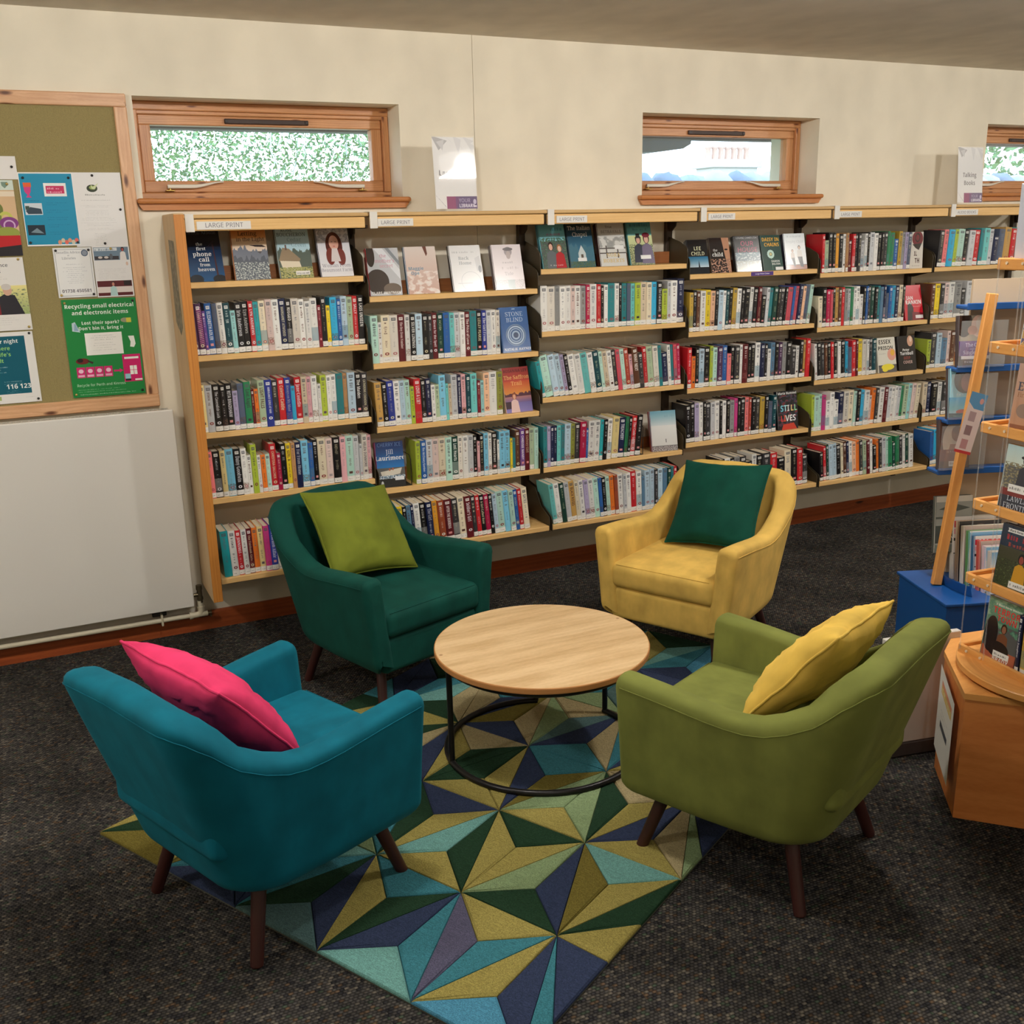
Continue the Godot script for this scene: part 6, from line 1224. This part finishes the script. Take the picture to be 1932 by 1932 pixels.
	vv.tube(PackedVector3Array([Vector3(0.84, 0.045, 0.068), Vector3(0.882, 0.045, 0.068)]), 0.009, 10); vv.tube(PackedVector3Array([Vector3(0.882, 0.005, 0.068), Vector3(0.882, 0.085, 0.068)]), 0.012, 12); vv.tube(PackedVector3Array([Vector3(0.882, 0.02, 0.068), Vector3(0.882, 0.034, 0.068)]), 0.0155, 6); vv.tube(PackedVector3Array([Vector3(0.882, 0.07, 0.068), Vector3(0.882, 0.092, 0.068)]), 0.0145, 12)
	part(rd, "valve", vv, brass)
	var pp := thing("heating_pipe", "cream painted heating pipe running along the skirting under the radiator", "pipe", Vector3(0.03, 0.10, 0.066))
	var cream := mat(rgb(206, 196, 170), 0.4)
	var pm := M.new(); pm.tube(PackedVector3Array([Vector3(-1.8, 0.012, 0), Vector3(-0.04, 0.0, 0)]), 0.0115, 12); part(pp, "pipe_run", pm, cream)
	var el := M.new(); el.tube(PackedVector3Array([Vector3(-0.05, 0, 0), Vector3(-0.016, 0, 0), Vector3(-0.004, 0.006, 0), Vector3(0.0, 0.02, 0), Vector3(0, 0.07, 0)]), 0.0145, 12); el.tube(PackedVector3Array([Vector3(-0.055, 0, 0), Vector3(-0.04, 0, 0)]), 0.018, 12); el.tube(PackedVector3Array([Vector3(0, 0.035, 0), Vector3(0, 0.042, 0)]), 0.018, 12); el.tube(PackedVector3Array([Vector3(-0.01, 0, 0), Vector3(0.03, 0, 0)]), 0.013, 12); part(pp, "elbow", el, cream)
	var dc := M.new(); dc.tube(PackedVector3Array([Vector3(0.03, 0, 0), Vector3(0.048, 0, 0)]), 0.009, 8); dc.tube(PackedVector3Array([Vector3(0.044, -0.02, 0.0), Vector3(0.044, 0.012, 0.0)]), 0.005, 8); part(pp, "drain_cock", dc, brass)
	var bk := M.new(); bk.cbox(Vector3(-0.22, 0.018, -0.03), Vector3(-0.155, 0.038, -0.012), 0.003); part(pp, "bracket_plate", bk, mat(rgb(40, 34, 30), 0.5))
	var hk := M.new(); hk.cbox(Vector3(-0.185, -0.024, -0.014), Vector3(-0.175, 0.034, 0.013), 0.002); part(pp, "pipe_clip", hk, cream)
func standing_sign(key: String, x0: float, label: String, turn: float) -> void:
	var t := thing("standing_sign", label, "sign", Vector3(x0, 1.935, 0.20), turn)
	var m := M.new(); m.quad(Vector3(0, 0.012, 0), Vector3(0.212, 0.012, 0), Vector3(0.212, 0.335, -0.028), Vector3(0, 0.335, -0.028), sign_uv(key)); part(t, "printed_sheet", m, mats.signs)
	var b := M.new(); b.quad(Vector3(0.212, 0.012, -0.0006), Vector3(0, 0.012, -0.0006), Vector3(0, 0.335, -0.0286), Vector3(0.212, 0.335, -0.0286)); part(t, "sheet_back", b, mat(rgb(220, 216, 212), 0.7))
	var ac := mat(Color(0.95, 0.97, 0.98, 0.08), 0.04); ac.transparency = BaseMaterial3D.TRANSPARENCY_ALPHA
	var a := M.new(); a.quad(Vector3(-0.003, 0.0, 0.003), Vector3(0.215, 0.0, 0.003), Vector3(0.215, 0.34, -0.0265), Vector3(-0.003, 0.34, -0.0265)); a.box(Vector3(-0.003, 0.0, -0.07), Vector3(0.215, 0.003, 0.003)); part(t, "acrylic_holder", a, ac)

# ------------------------------------------------------------------ book spinner and display stand at the side
func build_displays() -> void:
	var beech: Material = mats.orange_beech; var clear := mat(Color(0.93, 0.96, 0.97, 0.12), 0.03); clear.transparency = BaseMaterial3D.TRANSPARENCY_ALPHA
	# plinth: a many-sided box
	var pl := thing("plinth", "orange beech plinth box under the revolving bookstand", "plinth", Vector3.ZERO)
	var pts := PackedVector2Array([Vector2(1.893, -2.862), Vector2(2.36, -3.35), Vector2(2.80, -3.06), Vector2(2.62, -2.58), Vector2(2.24, -2.51), Vector2(2.098, -2.600)])
	var xf := Transform3D(Basis(Vector3.RIGHT, -PI / 2), Vector3.ZERO); var order := PackedVector2Array()
	for q in pts: order.append(q)
	if Geometry2D.is_polygon_clockwise(order): order.reverse()
	var inset := PackedVector2Array(); var mid := Vector2.ZERO
	for q in order: mid += q / order.size()
	for q in order: inset.append(q.lerp(mid, 0.012))
	var bx := M.new(); bx.x = xf; bx.prism(inset, 0.0, 0.413); part(pl, "box", bx, mats.orange_side)
	var tp := M.new(); tp.x = xf; tp.prism(order, 0.415, 0.435); part(pl, "top_board", tp, beech)
	var nt := thing("plinth_notice", "white printed notice taped to the side of the beech plinth", "notice", Vector3.ZERO)
	var nA := Vector3(2.070, 0, 2.628); var nB := Vector3(1.914, 0, 2.822); var off := Vector3(-0.006, 0, -0.005)
	var nm := M.new(); nm.quad(nA + off + Vector3(0, 0.105, 0), nB + off + Vector3(0, 0.085, 0), nB + off + Vector3(0, 0.375, 0), nA + off + Vector3(0, 0.405, 0), sign_uv("plinth")); part(nt, "sheet", nm, mats.signs)
	# revolving stand
	var ax := Vector3(2.262, 0, 2.905); var turn := deg_to_rad(7.0)
	var rs := thing("revolving_bookstand", "revolving beech and perspex bookstand with square tiers on the plinth", "bookstand", Vector3(ax.x, 0.436, ax.z), -turn)
	var ds := M.new(); ds.lathe(PackedVector2Array([Vector2(0.0, 0.008), Vector2(0.300, 0.008), Vector2(0.303, 0.011), Vector2(0.303, 0.029), Vector2(0.300, 0.032), Vector2(0.0001, 0.032)]), Vector3.ZERO, 72, true); part(rs, "turntable", ds, beech)
	var cy := M.new(); cy.lathe(PackedVector2Array([Vector2(0.12, 0.0), Vector2(0.12, 0.009)]), Vector3.ZERO, 40); part(rs, "bearing", cy, mat(rgb(60, 60, 60), 0.4, 0.6))
	var core := M.new(); core.cbox(Vector3(-0.05, 0.03, -0.05), Vector3(0.05, 1.31, 0.05), 0.004); part(rs, "core_post", core, beech)
	var h := 0.205
	for k in 6:
		var y := 0.034 + 0.2475 * k
		var tr := M.new(); tr.cbox(Vector3(-h, y, -h), Vector3(h, y + 0.012, h), 0.002)
		var tier := part(rs, "tier", tr, beech)
		for s in 4:
			var b := Basis(Vector3.UP, s * PI / 2); var lip := M.new(); lip.x = Transform3D(b, Vector3.ZERO); lip.cbox(Vector3(-h - 0.006, y - 0.008, h - 0.003), Vector3(h + 0.006, y + 0.026, h + 0.009), 0.003)
			part(tier, "lip", lip, beech)
			var pins := M.new(); pins.x = Transform3D(b, Vector3.ZERO)
			for q in [-0.17, -0.11]: pins.tube(PackedVector3Array([Vector3(q, y + 0.012, h + 0.008), Vector3(q, y + 0.012, h + 0.013)]), 0.0045, 8)
			part(tier, "stud", pins, mat(rgb(226, 206, 176), 0.3))
	for s in 4:
		var b := Basis(Vector3.UP, s * PI / 2)
		for q in [-0.198, -0.095, 0.11]:
			var rd := M.new(); rd.x = Transform3D(b, Vector3.ZERO); rd.tube(PackedVector3Array([Vector3(q, 0.045, h + 0.012), Vector3(q, 1.30, h + 0.012)]), 0.0022, 6); part(rs, "perspex_rod", rd, clear)
	var hp := thing("header_panel", "frosted perspex header panel above the revolving bookstand", "panel", Vector3(ax.x, 1.725, ax.z), -turn)
	var hm := M.new(); hm.cbox(Vector3(-0.19, 0, -0.004), Vector3(0.19, 0.22, 0.004), 0.002); part(hp, "sheet", hm, mat(rgb(196, 200, 212), 0.3), Transform3D(Basis(Vector3.UP, PI / 2), Vector3(-0.17, 0, 0)))
	# books on the stand: the side that faces the room (-x)
	var fr := Transform3D(Basis(Vector3.UP, -turn), Vector3(ax.x, 0.436, ax.z))
	var side := -PI / 2 - turn
	var cov := [[30, "face-out paperback with a rider on horseback and red title"], [29, "face-out paperback with yellow-shirted rider on dark blue cover"], [28, "face-out paperback with a black-hatted man and maroon band"], [27, "face-out tan paperback with a brawling man and large grey title"], [26, "face-out paperback of sandy desert under pale blue sky"]]
	var sp := [rgb(230, 228, 222), rgb(60, 66, 76), rgb(206, 160, 96), rgb(176, 140, 124), rgb(206, 196, 180)]
	for k in 5:
		var y := 0.034 + 0.2475 * k + 0.0135
		var zc: float = [-0.060, -0.040, -0.055, -0.045, -0.035][k]
		show_book(cov[k][0], fr * Vector3(-h + 0.004, y, zc), 0.135, 0.205, 0.024, deg_to_rad(6.0), side + deg_to_rad(3.0), sp[k], cov[k][1], "western_paperback", "western paperbacks on the revolving bookstand")
		for j in 6:
			var w := rng.randf_range(0.014, 0.024); var cm := M.new(); var cell := Vector2i(rng.randi() % 60, rng.randi() % 5); add_cover(cm, w, 0.19 + 0.01 * (j % 2), 0.12, cell_uv(cell)); var pm := M.new(); add_pages(pm, w, 0.19 + 0.01 * (j % 2), 0.12)
			var o := thing("western_paperback", "slim paperback spine outwards, %s beyond the face-out book, %s tier up" % [ORD[j], ORD[k]], "book", Vector3.ZERO, 0.0, "western paperbacks on the revolving bookstand")
			o.transform = Transform3D(Basis(Vector3.UP, side), fr * Vector3(-h + 0.002, y, zc + 0.082 + j * 0.0245))
			part(o, "cover", cm, mats.spines); part(o, "page_block", pm, mats.pages)
		for j in 3:
			var w := 0.02; var hh := 0.19 + 0.004 * j; var pm := M.new(); pm.box(Vector3(-0.062, 0, -w), Vector3(0.062, hh, 0))
			var o := thing("stacked_paperback", "paperback standing behind the face-out book, %s back, %s tier up" % [ORD[j], ORD[k]], "book", Vector3.ZERO, 0.0, "paperbacks standing behind the face-out ones")
			o.transform = Transform3D(Basis(Vector3.UP, side) , fr * Vector3(-h + 0.052 + j * 0.0215, y, zc + 0.012 * j)); part(o, "page_block", pm, mats.pages)
			var cv := M.new(); cv.box(Vector3(-0.064, 0, 0.0002), Vector3(0.064, hh + 0.003, 0.0014)); cv.box(Vector3(-0.064, 0, -w - 0.0014), Vector3(0.064, hh + 0.003, -w - 0.0002)); cv.box(Vector3(-0.0655, 0, -w - 0.0014), Vector3(-0.0625, hh + 0.003, 0.0014)); part(o, "cover", cv, gloss([rgb(70, 40, 44), rgb(196, 190, 180), rgb(60, 56, 66)][j]))
	# white display board standing behind the plinth
	var wb := thing("display_board", "low white board on a dark foot beside the beech plinth", "board", Vector3(2.10, 0, 2.50), deg_to_rad(-11.0))
	var wm := M.new(); wm.cbox(Vector3(-0.15, 0.058, -0.012), Vector3(0.15, 0.46, 0.012), 0.002); part(wb, "panel", wm, mat(rgb(206, 202, 194), 0.5))
	var wf := M.new(); wf.cbox(Vector3(-0.16, 0.0005, -0.06), Vector3(0.16, 0.058, 0.014), 0.006); part(wb, "foot", wf, mat(rgb(70, 64, 62), 0.5))
	build_stand(clear)
func build_stand(clear: Material) -> void:
	# tall stand with blue ledges behind the spinner, on a blue browser box
	var blue := mat(rgb(24, 82, 150), 0.35); var at := Vector3(2.66, 0, 1.92); var turn := deg_to_rad(-20.0)
	var st := thing("display_stand", "tall display stand with blue ledges, perspex fronts and a beech post", "display stand", at, turn)
	var bb := thing("browser_box", "low blue browser box filled with large paperbacks", "box", at, turn)
	var bm := M.new(); bm.box(Vector3(-0.02, 0.0, -0.05), Vector3(0.52, 0.395, 0.34)); part(bb, "body", bm, blue)
	var tm := M.new(); tm.cbox(Vector3(-0.03, 0.395, -0.06), Vector3(0.53, 0.407, 0.35), 0.002); part(bb, "top", tm, blue)
	var sc := M.new(); var rows := []
	for i in 13:
		var g := lerpf(-1.2, 1.2, i / 12.0); var p := Vector3(0.13 - 0.05 * cos(g), 0.407, 0.14 + 0.16 * sin(g)); rows.append(PackedVector3Array([p, p + Vector3(-0.012, 0.045, 0)]))
	sc.grid(rows); part(bb, "curved_stop", sc, blue)
	var ps := M.new(); ps.x = Transform3D(Basis(Vector3(0, 0, 1), -0.1), Vector3(0.045, 0.41, 0.13)); ps.cbox(Vector3(-0.02, 0, -0.012), Vector3(0.02, 1.17, 0.012), 0.003); part(st, "side_post", ps, mats.orange_beech)
	var bp := M.new(); bp.box(Vector3(0.16, 0.41, -0.02), Vector3(0.46, 1.62, -0.008)); part(st, "back_panel", bp, mat(rgb(200, 176, 146), 0.6))
	var data := [[0.92, 33, "face-out sepia paperback of a woman in an arch on blue ledge", 0.0], [1.115, 32, "face-out paperback of a woman above a turquoise beach", 0.0], [1.325, 31, "face-out romance paperback with purple title band", 0.0]]
	for k in 4:
		var y: float = [0.86, 1.065, 1.27, 1.51][k]
		var lm := M.new(); lm.cbox(Vector3(0.03 + 0.02 * k, y, 0.0), Vector3(0.44, y + 0.016, 0.09), 0.004); lm.cbox(Vector3(0.03 + 0.02 * k, y, 0.085), Vector3(0.44, y + 0.026, 0.092), 0.002); part(st, "ledge", lm, blue)
		if k < 3:
			var am := M.new(); am.box(Vector3(0.03 + 0.02 * k, y + 0.02, 0.094), Vector3(0.22 + 0.02 * k, y + 0.20, 0.0955)); part(st, "perspex_front", am, clear)
			var p := Transform3D(Basis(Vector3.UP, turn), at) * Vector3(0.105 + 0.02 * k, y + 0.018, 0.074)
			show_book(data[k][1], p, 0.128, 0.20, 0.022, deg_to_rad(8.0), turn, rgb(70, 60, 66), data[k][2], "romance_paperback", "paperbacks on the blue ledges")
	# large paperbacks in the browser box, the front one leaning forward
	var fr := Transform3D(Basis(Vector3.UP, turn), at)
	show_book(34, fr * Vector3(0.145, 0.52, 0.055), 0.16, 0.235, 0.02, deg_to_rad(6.0), turn, rgb(90, 96, 90), "face-out grey-green book with chalk lettering behind the browser box", "large_paperback", "large paperbacks in the blue browser box")
	var cols := [rgb(220, 214, 200), rgb(206, 180, 150), rgb(226, 220, 206), rgb(96, 150, 90), rgb(60, 110, 150), rgb(206, 90, 80), rgb(226, 200, 206), rgb(214, 206, 196)]
	for j in 8:
		var c := [35, 37, 38, 36, 35, 38, 36, 36][j] as int
		show_book(c, fr * Vector3(0.235 + 0.006 * j, 0.408, 0.075 + 0.030 * j), 0.185, 0.262 - 0.012 * j, 0.022, deg_to_rad(7.0), turn, cols[j], "large paperback standing in the browser box, %s from the stand" % ORD[j], "large_paperback", "large paperbacks in the blue browser box")
	var lf := thing("leaflet", "long pink and blue leaflet hanging from the beech post", "leaflet", fr * Vector3(0.11, 1.08, 0.16), turn + 0.3)
	var lm2 := M.new(); lm2.x = Transform3D(Basis(Vector3(0, 0, 1), -0.28), Vector3.ZERO); lm2.quad(Vector3(-0.045, -0.12, 0), Vector3(0.045, -0.12, 0), Vector3(0.045, 0.12, 0), Vector3(-0.045, 0.12, 0), sign_uv("leaflet")); part(lf, "sheet", lm2, mats.signs)

# ------------------------------------------------------------------ all together
func _ready() -> void:
	set_view()
	rng.seed = 99
	tx_nap = tex(grain_image(256, 0.86, 1.0, 41, 0.016, 4)); tx_fleck = tex(grain_image(256, 0.70, 1.0, 43, 0.42, 3))
	wood_mat("beech", rgb(236, 194, 130), rgb(220, 174, 108), 1, Vector2(0.9, 0.12), 0.42, 14.0, 0.5)
	wood_mat("canopy", rgb(214, 178, 120), rgb(196, 156, 100), 2, Vector2(0.9, 0.12), 0.5, 14.0, 0.5)
	wood_mat("panel", rgb(206, 178, 136), rgb(190, 158, 116), 3, Vector2(1.2, 0.3), 0.5, 14.0, 0.4)
	wood_mat("edge", rgb(206, 138, 62), rgb(184, 114, 46), 4, Vector2(1.2, 0.1), 0.45, 14.0, 0.4)
	wood_mat("back_lip", rgb(172, 110, 62), rgb(146, 88, 48), 5, Vector2(0.8, 0.1), 0.5, 12.0, 0.5)
	wood_mat("pine", rgb(224, 178, 136), rgb(200, 148, 106), 6, Vector2(0.9, 0.16), 0.42, 10.0, 0.5, [Vector3(60, 60, 6), Vector3(190, 100, 5), Vector3(300, 40, 6), Vector3(440, 84, 5)], rgb(96, 56, 34))
	wood_mat("pine_red", rgb(216, 160, 110), rgb(186, 126, 78), 7, Vector2(0.9, 0.10), 0.38, 10.0, 0.5, [Vector3(120, 90, 5), Vector3(380, 30, 5)], rgb(110, 60, 34))
	wood_mat("pine_sill", rgb(200, 136, 80), rgb(168, 102, 54), 8, Vector2(1.1, 0.10), 0.32, 12.0, 0.5, [Vector3(200, 60, 5), Vector3(330, 90, 6)], rgb(70, 36, 20))
	wood_mat("oak", rgb(222, 190, 144), rgb(192, 156, 108), 9, Vector2(0.72, 0.34), 0.42, 13.0, 0.16, [Vector3(150, 60, 2)], rgb(150, 106, 66)); mats.oak.uv1_offset = Vector3(0.1, 0.2, 0)
	wood_mat("oak_edge", rgb(196, 140, 84), rgb(168, 112, 60), 10, Vector2(0.5, 0.1), 0.45, 14.0, 0.4)
	wood_mat("orange_beech", rgb(232, 168, 94), rgb(214, 146, 74), 11, Vector2(0.6, 0.3), 0.4, 16.0, 0.2)
	wood_mat("orange_side", rgb(222, 142, 76), rgb(198, 116, 56), 12, Vector2(0.9, 0.5), 0.42, 16.0, 0.15)
	mats.leg = mat(rgb(56, 24, 20), 0.4)
	var tape := mat(rgb(170, 160, 138), 0.7); tape.albedo_texture = tex(grain_image(128, 0.55, 1.0, 71, 0.06, 4)); tape.uv1_triplanar = true; tape.uv1_scale = Vector3(5, 5, 5); mats.old_tape = tape
	build_room(); build_outside()
	paint_signs(); paint_covers()
	build_shelving(); build_books(); build_face_out()
	build_seating(); build_table(); build_rug(); build_left_wall()
	standing_sign("large", 1.272, "white standing sign with grey lettering in acrylic on the second canopy", 0.0)
	standing_sign("talking", 4.69, "white standing sign with two grey words near the far window", 0.0)
	build_displays()
